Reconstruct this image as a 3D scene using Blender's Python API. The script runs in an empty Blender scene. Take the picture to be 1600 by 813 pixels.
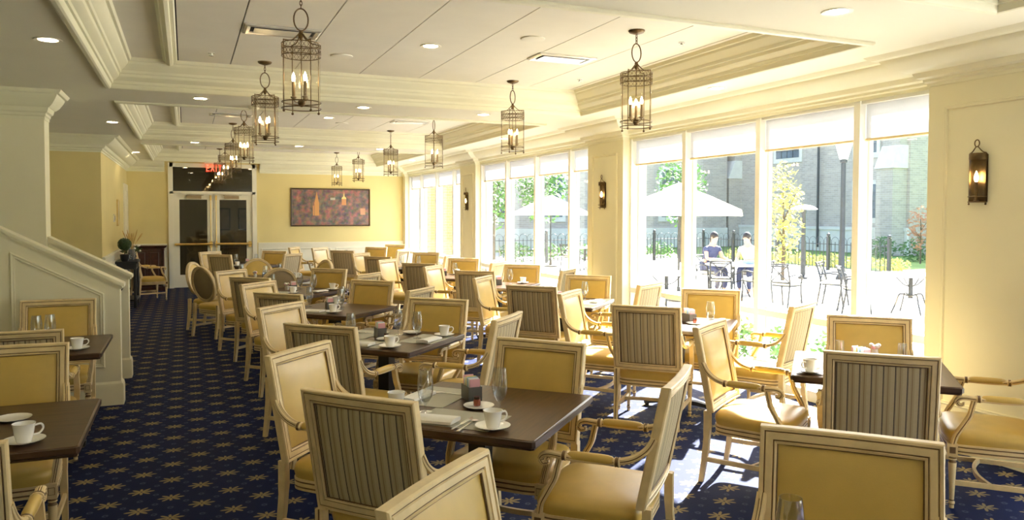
import bpy, math, random
from mathutils import Vector, Matrix
random.seed(7)
S = bpy.context.scene
C = S.collection
R = math.radians

# ------------------------------------------------------------------ camera
F_PX, YAW, PITCH, ROLL, CY = 1195.0, 0.40316, 0.0340, 0.00225, 376.2
CAM_H = 1.70
fw = Vector((math.sin(YAW)*math.cos(PITCH), math.cos(YAW)*math.cos(PITCH), -math.sin(PITCH)))
rt = Vector((math.cos(YAW), -math.sin(YAW), 0))
up = rt.cross(fw)
r2 = rt*math.cos(ROLL)+up*math.sin(ROLL)
u2 = up*math.cos(ROLL)-rt*math.sin(ROLL)
cam_d = bpy.data.cameras.new('camera')
cam = bpy.data.objects.new('camera', cam_d)
C.objects.link(cam)
m = Matrix((r2, u2, -fw)).transposed().to_4x4()
m.translation = (0, 0, CAM_H)
cam.matrix_world = m
cam_d.sensor_width = 36.0
cam_d.lens = 36.0*F_PX/1600.0
cam_d.shift_y = -(406.5-CY)/1600.0
cam_d.clip_start = 0.05
cam_d.clip_end = 300
S.camera = cam

# ------------------------------------------------------------------ world, sun, exposure
SUN_AZ, SUN_EL = R(35), R(36)
to_sun = Vector((math.cos(SUN_EL)*math.cos(SUN_AZ), math.cos(SUN_EL)*math.sin(SUN_AZ), math.sin(SUN_EL)))
w = bpy.data.worlds.new('world'); S.world = w
w.use_nodes = True
wn = w.node_tree
sky = wn.nodes.new('ShaderNodeTexSky')
sky.sky_type = 'NISHITA'
sky.sun_disc = False
sky.sun_elevation = SUN_EL
sky.sun_rotation = math.pi/2-SUN_AZ
sky.dust_density = 2.0
bg = wn.nodes['Background']
wn.links.new(sky.outputs[0], bg.inputs[0])
bg.inputs[1].default_value = 0.42
sun_d = bpy.data.lights.new('sun', 'SUN')
sun_d.energy = 24.0
sun_d.angle = R(0.6)
sun_d.color = (1.0, 0.97, 0.90)
sun = bpy.data.objects.new('sun', sun_d); C.objects.link(sun)
sun.rotation_euler = to_sun.to_track_quat('Z', 'Y').to_euler()
sun.location = (20, 20, 20)
S.view_settings.view_transform = 'Standard'
S.view_settings.look = 'None'
S.view_settings.gamma = 1.0
S.view_settings.use_curve_mapping = False
S.view_settings.exposure = 1.5
try:
    S.cycles.use_denoising = True
    S.cycles.max_bounces = 10
    S.cycles.diffuse_bounces = 6
    S.cycles.transparent_max_bounces = 24
    S.cycles.sample_clamp_indirect = 8.0
    S.cycles.caustics_reflective = False
    S.cycles.caustics_refractive = False
except Exception:
    pass

# ------------------------------------------------------------------ materials
MAT = {}
def mat(name, col, rough=0.5, metal=0.0, var=0.08, scale=8.0, bump=0.0, bscale=None, emit=None, estr=0.0, spec=0.5, coat=0.0, trans=0.0):
    M = bpy.data.materials.new(name); M.use_nodes = True
    nt = M.node_tree; b = nt.nodes['Principled BSDF']
    tc = nt.nodes.new('ShaderNodeTexCoord')
    nz = nt.nodes.new('ShaderNodeTexNoise'); nz.inputs['Scale'].default_value = scale; nz.inputs['Detail'].default_value = 4
    nt.links.new(tc.outputs['Object'], nz.inputs['Vector'])
    rp = nt.nodes.new('ShaderNodeValToRGB')
    lo = [max(0, c*(1-var)) for c in col]; hi = [min(1, c*(1+var)) for c in col]
    rp.color_ramp.elements[0].color = (*lo, 1); rp.color_ramp.elements[1].color = (*hi, 1)
    rp.color_ramp.elements[0].position = 0.3; rp.color_ramp.elements[1].position = 0.7
    nt.links.new(nz.outputs['Fac'], rp.inputs[0])
    nt.links.new(rp.outputs[0], b.inputs['Base Color'])
    b.inputs['Roughness'].default_value = rough
    b.inputs['Metallic'].default_value = metal
    b.inputs['Specular IOR Level'].default_value = spec
    b.inputs['Coat Weight'].default_value = coat
    if trans: b.inputs['Transmission Weight'].default_value = trans
    if bump:
        n2 = nt.nodes.new('ShaderNodeTexNoise'); n2.inputs['Scale'].default_value = bscale or scale*4
        nt.links.new(tc.outputs['Object'], n2.inputs['Vector'])
        bp = nt.nodes.new('ShaderNodeBump'); bp.inputs['Strength'].default_value = bump; bp.inputs['Distance'].default_value = 0.01
        nt.links.new(n2.outputs['Fac'], bp.inputs['Height']); nt.links.new(bp.outputs[0], b.inputs['Normal'])
    if emit:
        b.inputs['Emission Color'].default_value = (*emit, 1); b.inputs['Emission Strength'].default_value = estr
    MAT[name] = M
    return M

def nd(nt, kind, **kw):
    n = nt.nodes.new(kind)
    for k, v in kw.items(): setattr(n, k, v)
    return n
def mth(nt, op, a, b=None, c=None):
    n = nt.nodes.new('ShaderNodeMath'); n.operation = op
    for i, v in enumerate((a, b, c)):
        if v is None: continue
        if isinstance(v, (int, float)): n.inputs[i].default_value = v
        else: nt.links.new(v, n.inputs[i])
    return n.outputs[0]
def mixc(nt, f, a, b):
    n = nt.nodes.new('ShaderNodeMix'); n.data_type = 'RGBA'
    for i, v in ((0, f), (6, a), (7, b)):
        if isinstance(v, (int, float)): n.inputs[i].default_value = v
        elif isinstance(v, tuple): n.inputs[i].default_value = (*v, 1) if len(v) == 3 else v
        else: nt.links.new(v, n.inputs[i])
    return n.outputs[2]

mat('ceiling_paint', (.80, .775, .63), .75, var=.02, scale=1.5)
mat('panel_paint', (.82, .79, .68), .8, var=.025, scale=3)
mat('trim_paint', (.81, .79, .60), .45, var=.02, scale=3)
mat('pilaster_paint', (.79, .75, .54), .55, var=.02, scale=2)
mat('yellow_paint', (.74, .62, .29), .7, var=.03, scale=2)
mat('white_trim', (.82, .78, .64), .45, var=.02, scale=3)
mat('stair_paint', (.81, .77, .58), .55, var=.02, scale=2)
mat('window_paint', (.86, .86, .81), .4, var=.01)
mat('cream_wood', (.74, .575, .305), .42, var=.10, scale=14)
mat('glaze', (.17, .095, .035), .6, var=.2, scale=20)
mat('leather', (.61, .412, .09), .40, var=.06, scale=9, bump=.05, bscale=220, spec=.75)
mat('dark_leather', (.30, .23, .13), .5, var=.06, scale=9)
mat('walnut_edge', (.05, .026, .014), .35, var=.2, scale=10)
mat('black_iron', (.012, .012, .014), .45, var=.1)
mat('bronze', (.15, .098, .044), .42, metal=.85, var=.25, scale=30)
mat('candle_sleeve', (.34, .25, .14), .5, var=.1)
mat('china', (.86, .84, .78), .15, var=.01, coat=.3)
mat('napkin', (.82, .80, .74), .85, var=.03, scale=20, bump=.1, bscale=90)
mat('steel', (.62, .61, .58), .22, metal=1.0, var=.05)
mat('brass', (.75, .52, .17), .38, metal=1.0, var=.1)
mat('vent_metal', (.78, .77, .72), .25, metal=.5, var=.03)
mat('dark_gap', (.02, .02, .02), .9)
mat('mahogany', (.05, .016, .010), .3, var=.3, scale=12, coat=.2)
mat('bulb_glow', (1, .8, .5), .5, emit=(1.0, .72, .36), estr=26)
mat('lamp_glow', (1, .9, .7), .5, emit=(1.0, .84, .58), estr=26)
mat('exit_red', (.8, .02, .01), .4, emit=(1.0, .06, .03), estr=2.0)
mat('coffee', (.05, .02, .01), .2)
mat('jam', (.25, .05, .02), .15)
mat('packet_pink', (.8, .42, .45), .6); mat('packet_white', (.82, .82, .8), .6); mat('packet_yellow', (.75, .6, .15), .6); mat('packet_blue', (.3, .5, .65), .6)
mat('caddy_grey', (.11, .105, .095), .4)
mat('leaf_dark', (.035, .07, .022), .5, var=.3, scale=15)
mat('leaf_green', (.10, .22, .05), .5, var=.35, scale=6)
mat('leaf_yellow', (.50, .48, .12), .6, var=.3, scale=5)
mat('leaf_red', (.52, .26, .14), .6, var=.3, scale=5)
mat('wheat', (.60, .40, .14), .7, var=.2)
mat('flower_white', (.8, .78, .72), .6)
mat('bark', (.12, .085, .055), .85, var=.3, scale=12)
mat('paving', (.46, .44, .40), .85, var=.08, scale=2, bump=.1, bscale=30)
mat('lawn', (.20, .30, .06), .9, var=.3, scale=2.5, bump=.4, bscale=60)
mat('limestone', (.58, .56, .50), .8, var=.07, scale=3)
mat('roof_slate', (.12, .12, .13), .7, var=.2)
mat('window_dark', (.13, .16, .19), .12, var=.2, scale=2)
mat('patio_metal', (.035, .037, .04), .4, var=.15)
mat('canvas', (.80, .74, .60), .85, var=.03)
mat('lamp_white', (.85, .85, .82), .4)
mat('skin', (.55, .33, .22), .5, var=.05); mat('hair', (.02, .014, .012), .5); mat('cloth_navy', (.05, .06, .13), .8); mat('cloth_white', (.72, .75, .82), .8); mat('cloth_blue', (.18, .25, .50), .8)
mat('cushion_cream', (.72, .66, .52), .85)
mat('plaque', (.65, .50, .2), .5); mat('switch_grey', (.35, .33, .3), .5)
mat('sofa', (.30, .20, .09), .8); mat('lobby_wall', (.55, .45, .26), .8, var=.05, scale=2); mat('print', (.35, .30, .26), .6, var=.4, scale=6)

def glass(name, tint, gloss, rough=0.02):
    M = bpy.data.materials.new(name); M.use_nodes = True; nt = M.node_tree
    nt.nodes.remove(nt.nodes['Principled BSDF'])
    tr = nd(nt, 'ShaderNodeBsdfTransparent'); tr.inputs[0].default_value = (*tint, 1)
    gl = nd(nt, 'ShaderNodeBsdfGlossy'); gl.inputs['Roughness'].default_value = rough
    lw = nd(nt, 'ShaderNodeLayerWeight'); lw.inputs['Blend'].default_value = .5
    mx = nd(nt, 'ShaderNodeMixShader')
    fac = mth(nt, 'ADD', gloss*.25, mth(nt, 'MULTIPLY', mth(nt, 'POWER', lw.outputs['Facing'], 3.0), min(.75, gloss*2.5)))
    nt.links.new(fac, mx.inputs[0]); nt.links.new(tr.outputs[0], mx.inputs[1]); nt.links.new(gl.outputs[0], mx.inputs[2])
    nt.links.new(mx.outputs[0], nt.nodes['Material Output'].inputs[0]); MAT[name] = M
glass('pane_glass', (.95, .96, .96), .12)
glass('door_glass', (.55, .52, .45), .30)
glass('lantern_glass', (.97, .95, .90), .14)
glass('tumbler_glass', (.93, .94, .94), .42)

def build_blind():
    M = bpy.data.materials.new('blind_fabric'); M.use_nodes = True; nt = M.node_tree
    nt.nodes.remove(nt.nodes['Principled BSDF'])
    wv = nd(nt, 'ShaderNodeTexNoise'); wv.inputs['Scale'].default_value = 60
    col = mixc(nt, wv.outputs[0], (.72, .73, .76), (.77, .78, .81))
    d = nd(nt, 'ShaderNodeBsdfDiffuse'); t = nd(nt, 'ShaderNodeBsdfTranslucent')
    nt.links.new(col, d.inputs[0]); nt.links.new(col, t.inputs[0])
    mx = nd(nt, 'ShaderNodeMixShader'); mx.inputs[0].default_value = .42
    nt.links.new(d.outputs[0], mx.inputs[1]); nt.links.new(t.outputs[0], mx.inputs[2])
    nt.links.new(mx.outputs[0], nt.nodes['Material Output'].inputs[0]); MAT['blind_fabric'] = M
build_blind()

def leafy(name):   # leaves let some light through
    M = MAT[name]; nt = M.node_tree; b = nt.nodes['Principled BSDF']
    col = b.inputs['Base Color'].links[0].from_socket
    t = nd(nt, 'ShaderNodeBsdfTranslucent'); nt.links.new(col, t.inputs[0])
    mx = nd(nt, 'ShaderNodeMixShader'); mx.inputs[0].default_value = .45
    nt.links.new(b.outputs[0], mx.inputs[1]); nt.links.new(t.outputs[0], mx.inputs[2])
    nt.links.new(mx.outputs[0], nt.nodes['Material Output'].inputs[0])
for n_ in ('leaf_green', 'leaf_yellow', 'leaf_red', 'canvas'): leafy(n_)

def build_carpet():
    M = mat('carpet', (.01, .015, .05), 0.7, spec=.09); nt = M.node_tree; b = nt.nodes['Principled BSDF']
    tc = nd(nt, 'ShaderNodeTexCoord'); sp = nd(nt, 'ShaderNodeSeparateXYZ'); nt.links.new(tc.outputs['Object'], sp.inputs[0])
    a = mth(nt, 'DIVIDE', mth(nt, 'ADD', sp.outputs[0], 20+.100), .168); c = mth(nt, 'DIVIDE', mth(nt, 'ADD', sp.outputs[1], 20-4.965), .1665)
    p = mth(nt, 'FRACT', mth(nt, 'ADD', mth(nt, 'MULTIPLY', mth(nt, 'ADD', a, c), .5), .5-20/.168/2-20/.1665/2+240))
    q = mth(nt, 'FRACT', mth(nt, 'ADD', mth(nt, 'MULTIPLY', mth(nt, 'SUBTRACT', a, c), .5), .5-20/.168/2+20/.1665/2+240))
    p = mth(nt, 'SUBTRACT', p, .5); q = mth(nt, 'SUBTRACT', q, .5)
    dx = mth(nt, 'MULTIPLY', mth(nt, 'ADD', p, q), .168); dy = mth(nt, 'MULTIPLY', mth(nt, 'SUBTRACT', p, q), .1665)
    nz = nd(nt, 'ShaderNodeTexNoise'); nz.inputs['Scale'].default_value = 170; nt.links.new(tc.outputs['Object'], nz.inputs['Vector'])
    wob = mth(nt, 'MULTIPLY', mth(nt, 'SUBTRACT', nz.outputs[0], .5), .016)
    r = mth(nt, 'ADD', mth(nt, 'SQRT', mth(nt, 'ADD', mth(nt, 'MULTIPLY', dx, dx), mth(nt, 'MULTIPLY', dy, dy))), wob)
    th = mth(nt, 'ARCTAN2', dy, dx)
    arm8 = mth(nt, 'POWER', mth(nt, 'ABSOLUTE', mth(nt, 'COSINE', mth(nt, 'MULTIPLY', th, 4))), 1.6)
    arm4 = mth(nt, 'ABSOLUTE', mth(nt, 'COSINE', mth(nt, 'MULTIPLY', th, 1)))
    rad = mth(nt, 'ADD', .018, mth(nt, 'MULTIPLY', arm8, mth(nt, 'ADD', .034, mth(nt, 'MULTIPLY', arm4, .022))))
    star = mth(nt, 'MULTIPLY', mth(nt, 'LESS_THAN', r, rad), mth(nt, 'GREATER_THAN', r, .006))
    p2 = mth(nt, 'SUBTRACT', mth(nt, 'FRACT', mth(nt, 'ADD', p, 1.0)), .5); q2 = mth(nt, 'SUBTRACT', mth(nt, 'FRACT', mth(nt, 'ADD', q, 1.0)), .5)
    def small(pp, qq, rr):
        ddx = mth(nt, 'MULTIPLY', mth(nt, 'ADD', pp, qq), .168); ddy = mth(nt, 'MULTIPLY', mth(nt, 'SUBTRACT', pp, qq), .1665)
        r_ = mth(nt, 'ADD', mth(nt, 'SQRT', mth(nt, 'ADD', mth(nt, 'MULTIPLY', ddx, ddx), mth(nt, 'MULTIPLY', ddy, ddy))), wob)
        return mth(nt, 'MULTIPLY', mth(nt, 'LESS_THAN', r_, rr), mth(nt, 'GREATER_THAN', r_, rr*.45))
    s1 = small(p2, q2, .017); s2 = small(p2, q, .017); s3 = small(p, q2, .017)
    sm = mth(nt, 'MAXIMUM', s1, mth(nt, 'MAXIMUM', s2, s3))
    n3 = nd(nt, 'ShaderNodeTexNoise'); n3.inputs['Scale'].default_value = 400; nt.links.new(tc.outputs['Object'], n3.inputs['Vector'])
    base = mixc(nt, n3.outputs[0], (.0018, .0048, .026), (.006, .016, .085))
    c1 = mixc(nt, mth(nt, 'MULTIPLY', sm, .75), base, (.06, .08, .13)); c2 = mixc(nt, star, c1, (.27, .21, .105))
    nt.links.new(c2, b.inputs['Base Color'])
    bp = nd(nt, 'ShaderNodeBump'); bp.inputs['Strength'].default_value = .3; bp.inputs['Distance'].default_value = .004
    nt.links.new(n3.outputs[0], bp.inputs['Height']); nt.links.new(bp.outputs[0], b.inputs['Normal'])
build_carpet()

def build_stripes():
    M = mat('stripe_fabric', (.4, .3, .2), .8, spec=.2); nt = M.node_tree; b = nt.nodes['Principled BSDF']
    tc = nd(nt, 'ShaderNodeTexCoord'); sp = nd(nt, 'ShaderNodeSeparateXYZ'); nt.links.new(tc.outputs['Object'], sp.inputs[0])
    a = mth(nt, 'FRACT', mth(nt, 'DIVIDE', mth(nt, 'ADD', sp.outputs[0], 1.0), .056))
    def band(c, h): return mth(nt, 'LESS_THAN', mth(nt, 'ABSOLUTE', mth(nt, 'SUBTRACT', a, c)), h)
    nz = nd(nt, 'ShaderNodeTexNoise'); nz.inputs['Scale'].default_value = 60; nt.links.new(tc.outputs['Object'], nz.inputs['Vector'])
    base = mixc(nt, nz.outputs[0], (.50, .41, .24), (.57, .47, .29))
    c1 = mixc(nt, band(.5, .20), base, (.46, .37, .215))
    c2 = mixc(nt, band(.5, .028), c1, (.27, .17, .09))
    c3 = mixc(nt, band(.10, .04), c2, (.05, .042, .042)); c4 = mixc(nt, band(.19, .018), c3, (.20, .14, .09))
    nt.links.new(c4, b.inputs['Base Color'])
build_stripes()

def build_wood(name, lo, hi, axis_scale, rough):
    M = mat(name, lo, rough, spec=.2); nt = M.node_tree; b = nt.nodes['Principled BSDF']
    tc = nd(nt, 'ShaderNodeTexCoord'); mp = nd(nt, 'ShaderNodeMapping'); mp.inputs['Scale'].default_value = axis_scale
    nt.links.new(tc.outputs['Object'], mp.inputs[0])
    nz = nd(nt, 'ShaderNodeTexNoise'); nz.inputs['Scale'].default_value = 3; nz.inputs['Detail'].default_value = 8; nt.links.new(mp.outputs[0], nz.inputs['Vector'])
    nt.links.new(mixc(nt, nz.outputs[0], lo, hi), b.inputs['Base Color'])
build_wood('walnut_top', (.026, .012, .004), (.13, .066, .026), (2, 22, 2), .32)

def build_weave():
    M = mat('placemat_weave', (.4, .38, .3), .8); nt = M.node_tree; b = nt.nodes['Principled BSDF']
    tc = nd(nt, 'ShaderNodeTexCoord'); sp = nd(nt, 'ShaderNodeSeparateXYZ'); nt.links.new(tc.outputs['Object'], sp.inputs[0])
    a = mth(nt, 'LESS_THAN', mth(nt, 'FRACT', mth(nt, 'DIVIDE', mth(nt, 'ADD', sp.outputs[0], 5.0), .009)), .5)
    c = mth(nt, 'LESS_THAN', mth(nt, 'FRACT', mth(nt, 'DIVIDE', mth(nt, 'ADD', sp.outputs[1], 5.0), .009)), .5)
    f = mth(nt, 'ADD', mth(nt, 'MULTIPLY', a, .7), mth(nt, 'MULTIPLY', c, .3))
    nt.links.new(mixc(nt, f, (.33, .32, .26), (.56, .54, .43)), b.inputs['Base Color'])
build_weave()

def build_brick(name, a, b_, mortar, sc=1.0):
    M = mat(name, a, .9); nt = M.node_tree; b = nt.nodes['Principled BSDF']
    tc = nd(nt, 'ShaderNodeTexCoord'); sp = nd(nt, 'ShaderNodeSeparateXYZ'); cb = nd(nt, 'ShaderNodeCombineXYZ')
    nt.links.new(tc.outputs['Object'], sp.inputs[0])
    nt.links.new(mth(nt, 'ADD', sp.outputs[0], sp.outputs[1]), cb.inputs[0]); nt.links.new(sp.outputs[2], cb.inputs[1])
    br = nd(nt, 'ShaderNodeTexBrick'); br.inputs['Scale'].default_value = 1.0
    br.inputs['Brick Width'].default_value = .40*sc; br.inputs['Row Height'].default_value = .13*sc; br.inputs['Mortar Size'].default_value = .012*sc
    br.inputs['Color1'].default_value = (*a, 1); br.inputs['Color2'].default_value = (*b_, 1); br.inputs['Mortar'].default_value = (*mortar, 1)
    nt.links.new(cb.outputs[0], br.inputs['Vector']); nt.links.new(br.outputs[0], b.inputs['Base Color'])
build_brick('tan_brick', (.44, .38, .32), (.34, .30, .26), (.47, .43, .38), .75)
build_brick('pale_brick', (.36, .27, .13), (.29, .22, .11), (.42, .35, .24), .6)

def build_picture():
    M = mat('city_picture', (.2, .1, .1), .35); nt = M.node_tree; b = nt.nodes['Principled BSDF']
    tc = nd(nt, 'ShaderNodeTexCoord'); sp = nd(nt, 'ShaderNodeSeparateXYZ'); nt.links.new(tc.outputs['Object'], sp.inputs[0])
    X, Z = sp.outputs[0], sp.outputs[2]
    n1 = nd(nt, 'ShaderNodeTexNoise'); n1.inputs['Scale'].default_value = 7; n1.inputs['Detail'].default_value = 7; nt.links.new(tc.outputs['Object'], n1.inputs['Vector'])
    n2 = nd(nt, 'ShaderNodeTexVoronoi'); n2.inputs['Scale'].default_value = 16; nt.links.new(tc.outputs['Object'], n2.inputs['Vector'])
    rp = nd(nt, 'ShaderNodeValToRGB'); e = rp.color_ramp.elements
    e[0].position = .33; e[0].color = (.03, .028, .022, 1); e[1].position = .72; e[1].color = (.42, .17, .12, 1)
    for ps, cl in ((.43, (.085, .05, .05, 1)), (.52, (.17, .10, .07, 1)), (.60, (.30, .085, .075, 1))):
        k = e.new(ps); k.color = cl
    nt.links.new(n1.outputs[0], rp.inputs[0])
    base = mixc(nt, .10, rp.outputs[0], n2.outputs['Color'])
    base = mixc(nt, .45, base, rp.outputs[0])
    def rect(x0, x1, z0, z1):
        return mth(nt, 'MULTIPLY', mth(nt, 'MULTIPLY', mth(nt, 'GREATER_THAN', X, x0), mth(nt, 'LESS_THAN', X, x1)), mth(nt, 'MULTIPLY', mth(nt, 'GREATER_THAN', Z, z0), mth(nt, 'LESS_THAN', Z, z1)))
    def cone(xc, z0, z1, hw):
        hwz = mth(nt, 'MULTIPLY', mth(nt, 'DIVIDE', mth(nt, 'SUBTRACT', z1, Z), z1-z0), hw)
        return mth(nt, 'MULTIPLY', mth(nt, 'LESS_THAN', mth(nt, 'ABSOLUTE', mth(nt, 'SUBTRACT', X, xc)), hwz), mth(nt, 'GREATER_THAN', Z, z0))
    tower = mth(nt, 'MAXIMUM', rect(-.40, -.29, -.20, .12), cone(-.345, .12, .40, .05))
    c = mixc(nt, tower, base, (.62, .30, .09))
    c = mixc(nt, mth(nt, 'MAXIMUM', rect(.26, .37, .06, .21), rect(-.44, -.41, -.2, .04)), c, (.62, .27, .10))
    dome = mth(nt, 'MAXIMUM', mth(nt, 'MULTIPLY', mth(nt, 'GREATER_THAN', Z, .21), mth(nt, 'LESS_THAN', mth(nt, 'ADD', mth(nt, 'POWER', mth(nt, 'ABSOLUTE', mth(nt, 'SUBTRACT', X, .315)), 2), mth(nt, 'POWER', mth(nt, 'ABSOLUTE', mth(nt, 'SUBTRACT', Z, .21)), 2)), .0034)), cone(.315, .25, .38, .02))
    c = mixc(nt, dome, c, (.85, .62, .22))
    c = mixc(nt, rect(-.02, .10, .18, .24), c, (.45, .42, .33))
    c = mixc(nt, rect(.72, .84, -.18, -.02), c, (.55, .28, .16))
    nt.links.new(c, b.inputs['Base Color'])
build_picture()

# ------------------------------------------------------------------ mesh helpers
def catmull(pts, n=5):
    P = [Vector(p) for p in pts]; out = []
    for i in range(len(P)-1):
        p0 = P[max(i-1, 0)]; p1 = P[i]; p2 = P[i+1]; p3 = P[min(i+2, len(P)-1)]
        for k in range(n):
            t = k/n
            out.append(.5*((2*p1)+(p2-p0)*t+(2*p0-5*p1+4*p2-p3)*t*t+(3*p1-p0-3*p2+p3)*t**3))
    out.append(P[-1]); return out

class MB:
    def __init__(s): s.v = []; s.f = []; s.m = []
    def add(s, vs, fs, mi=0, T=None):
        o = len(s.v)
        s.v += [tuple(T(*p)) if T else tuple(p) for p in vs]
        for k, f in enumerate(fs):
            s.f.append(tuple(o+i for i in f)); s.m.append(mi[k] if isinstance(mi, list) else mi)
        return s
    def box(s, x0, x1, y0, y1, z0, z1, mi=0, T=None):
        vs = [(x, y, z) for z in (z0, z1) for y in (y0, y1) for x in (x0, x1)]
        return s.add(vs, [(0, 2, 3, 1), (4, 5, 7, 6), (0, 1, 5, 4), (2, 6, 7, 3), (0, 4, 6, 2), (1, 3, 7, 5)], mi, T)
    def rings(s, rs, mi=0, cap0=True, cap1=True, T=None, mats=None, closed=True):
        n = len(rs[0]); vs = [p for r in rs for p in r]; fs = []; ms = []
        for i in range(len(rs)-1):
            for j in range(n if closed else n-1):
                k = (j+1) % n
                fs.append((i*n+j, i*n+k, (i+1)*n+k, (i+1)*n+j)); ms.append(mats[i] if mats else mi)
        if cap0: fs.append(tuple(range(n-1, -1, -1))); ms.append(mats[0] if mats else mi)
        if cap1: fs.append(tuple((len(rs)-1)*n+j for j in range(n))); ms.append(mats[-1] if mats else mi)
        return s.add(vs, fs, ms, T)
    def lathe(s, prof, n=16, c=(0, 0, 0), mi=0, mats=None, cap0=True, cap1=True, a0=0, a1=2*math.pi, T=None):
        full = abs(a1-a0-2*math.pi) < 1e-6
        k = n if full else n+1
        rs = [[(c[0]+r*math.cos(a0+(a1-a0)*j/n), c[1]+r*math.sin(a0+(a1-a0)*j/n), c[2]+z) for j in range(k)] for r, z in prof]
        return s.rings(rs, mi, cap0 and full, cap1 and full, T, mats, closed=full)
    def sweep(s, path, prof, upv=(0, 0, 1), mi=0, mats=None, sc=None, closed=False, T=None):
        P = [Vector(p) for p in path]; N = len(P); n = len(prof); vs = []; ref = Vector(upv)
        for i, p in enumerate(P):
            if closed: t = P[(i+1) % N]-P[(i-1) % N]
            else: t = P[min(i+1, N-1)]-P[max(i-1, 0)]
            t.normalize(); sd = t.cross(ref)
            if sd.length < 1e-4: sd = t.cross(Vector((1, 0, 0.01)))
            sd.normalize(); uu = sd.cross(t); k = sc[i] if sc else 1.0
            for a, b in prof: vs.append(p+sd*a*k+uu*b*k)
        fs = []; ms = []
        for i in range(N if closed else N-1):
            i2 = (i+1) % N
            for j in range(n):
                j2 = (j+1) % n
                fs.append((i*n+j, i2*n+j, i2*n+j2, i*n+j2)); ms.append(mats[j] if mats else mi)
        if not closed:
            fs.append(tuple(range(n))); ms.append(mi); fs.append(tuple((N-1)*n+j for j in range(n-1, -1, -1))); ms.append(mi)
        return s.add(vs, fs, ms, T)
    def tube(s, path, r, n=6, mi=0, closed=False, sc=None, T=None, upv=(0, 0, 1)):
        return s.sweep(path, [(r*math.cos(2*math.pi*j/n), r*math.sin(2*math.pi*j/n)) for j in range(n)], upv, mi, None, sc, closed, T)
    def ell(s, c, r, nu=10, nv=6, mi=0, T=None):
        prof = [(max(1e-4, math.sin(math.pi*i/nv)), -math.cos(math.pi*i/nv)) for i in range(nv+1)]
        rs = [[(c[0]+r[0]*q*math.cos(2*math.pi*j/nu), c[1]+r[1]*q*math.sin(2*math.pi*j/nu), c[2]+r[2]*z) for j in range(nu)] for q, z in prof]
        return s.rings(rs, mi, True, True, T)
    def hsweep(s, path, prof, closed=False, mi=0, mats=None, loop=False, T=None, cap=True):
        # path: 2D points; prof: (offset to the left of travel, height); mitred corners
        N = len(path); n = len(prof); vs = []
        for i in range(N):
            a = Vector(path[i])
            def nrm(p, q):
                d = (Vector(q)-Vector(p)).normalized(); return Vector((-d.y, d.x))
            if closed or 0 < i < N-1:
                n1 = nrm(path[i-1], path[i]); n2 = nrm(path[i], path[(i+1) % N]); mm = (n1+n2)/(1+n1.dot(n2))
            else: mm = nrm(path[0], path[1]) if i == 0 else nrm(path[-2], path[-1])
            for o, z in prof: q = a+mm*o; vs.append((q.x, q.y, z))
        fs = []; ms = []
        for i in range(N if closed else N-1):
            i2 = (i+1) % N
            for j in range(n if loop else n-1):
                j2 = (j+1) % n
                fs.append((i*n+j, i2*n+j, i2*n+j2, i*n+j2)); ms.append(mats[j] if mats else mi)
        if not closed and cap:
            fs.append(tuple(range(n-1, -1, -1))); ms.append(mi); fs.append(tuple((N-1)*n+j for j in range(n))); ms.append(mi)
        return s.add(vs, fs, ms, T)
    def mesh(s, name, mats, smooth=35):
        me = bpy.data.meshes.new(name); me.from_pydata(s.v, [], s.f)
        for mm in (mats if isinstance(mats, (list, tuple)) else [mats]): me.materials.append(MAT[mm])
        me.polygons.foreach_set('material_index', s.m)
        if smooth:
            me.polygons.foreach_set('use_smooth', [True]*len(s.f)); me.set_sharp_from_angle(angle=R(smooth))
        me.update(); return me
    def obj(s, name, mats, parent=None, smooth=35):
        return link(name, s.mesh(name, mats, smooth), parent)

def fix_normals(me):
    import bmesh
    b = bmesh.new(); b.from_mesh(me); bmesh.ops.recalc_face_normals(b, faces=b.faces); b.to_mesh(me); b.free()
def link(name, me, parent=None):
    if me is not None and not me.get('fx'):
        fix_normals(me); me['fx'] = 1
    o = bpy.data.objects.new(name, me); C.objects.link(o)
    if parent: o.parent = parent
    return o
def tag(o, label, cat, group=None):
    o['label'] = label; o['category'] = cat
    if group: o['group'] = group
    return o
def thing(name, label=None, cat=None, loc=(0, 0, 0), rz=0, group=None):
    o = link(name, None); o.location = loc; o.rotation_euler = (0, 0, rz)
    if label: tag(o, label, cat, group)
    return o
def struct(o): o['kind'] = 'structure'; return o
def copy_tree(o, parent=None):
    c = o.copy(); C.objects.link(c)
    if parent: c.parent = parent
    for ch in o.children: copy_tree(ch, c)
    return c
def place(proto, state, loc, rz, label, group=None, rx=0):
    if not state.get('used'): o = proto; state['used'] = True
    else: o = copy_tree(proto)
    o.location = loc; o.rotation_euler = (rx, 0, rz); o['label'] = label
    if group: o['group'] = group
    return o

# ------------------------------------------------------------------ the room
ZS, ZR = 2.90, 3.15            # soffit and coffer ceiling
YF, XP, XW = 19.07, 5.10, 5.20  # far wall, pilaster face, window wall face
XL = -3.3                       # left end of the room, behind the stair
CX0, CX1 = -0.63, 4.35
COF = [(3.98, 8.12), (9.22, 13.47), (14.47, 18.76)]
COF_NEAR = (-1.2, 3.02)
floor_ = struct(MB().box(XL, 5.45, -8.6, YF+.2, -.06, 0).obj('floor', 'carpet', smooth=0))

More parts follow.
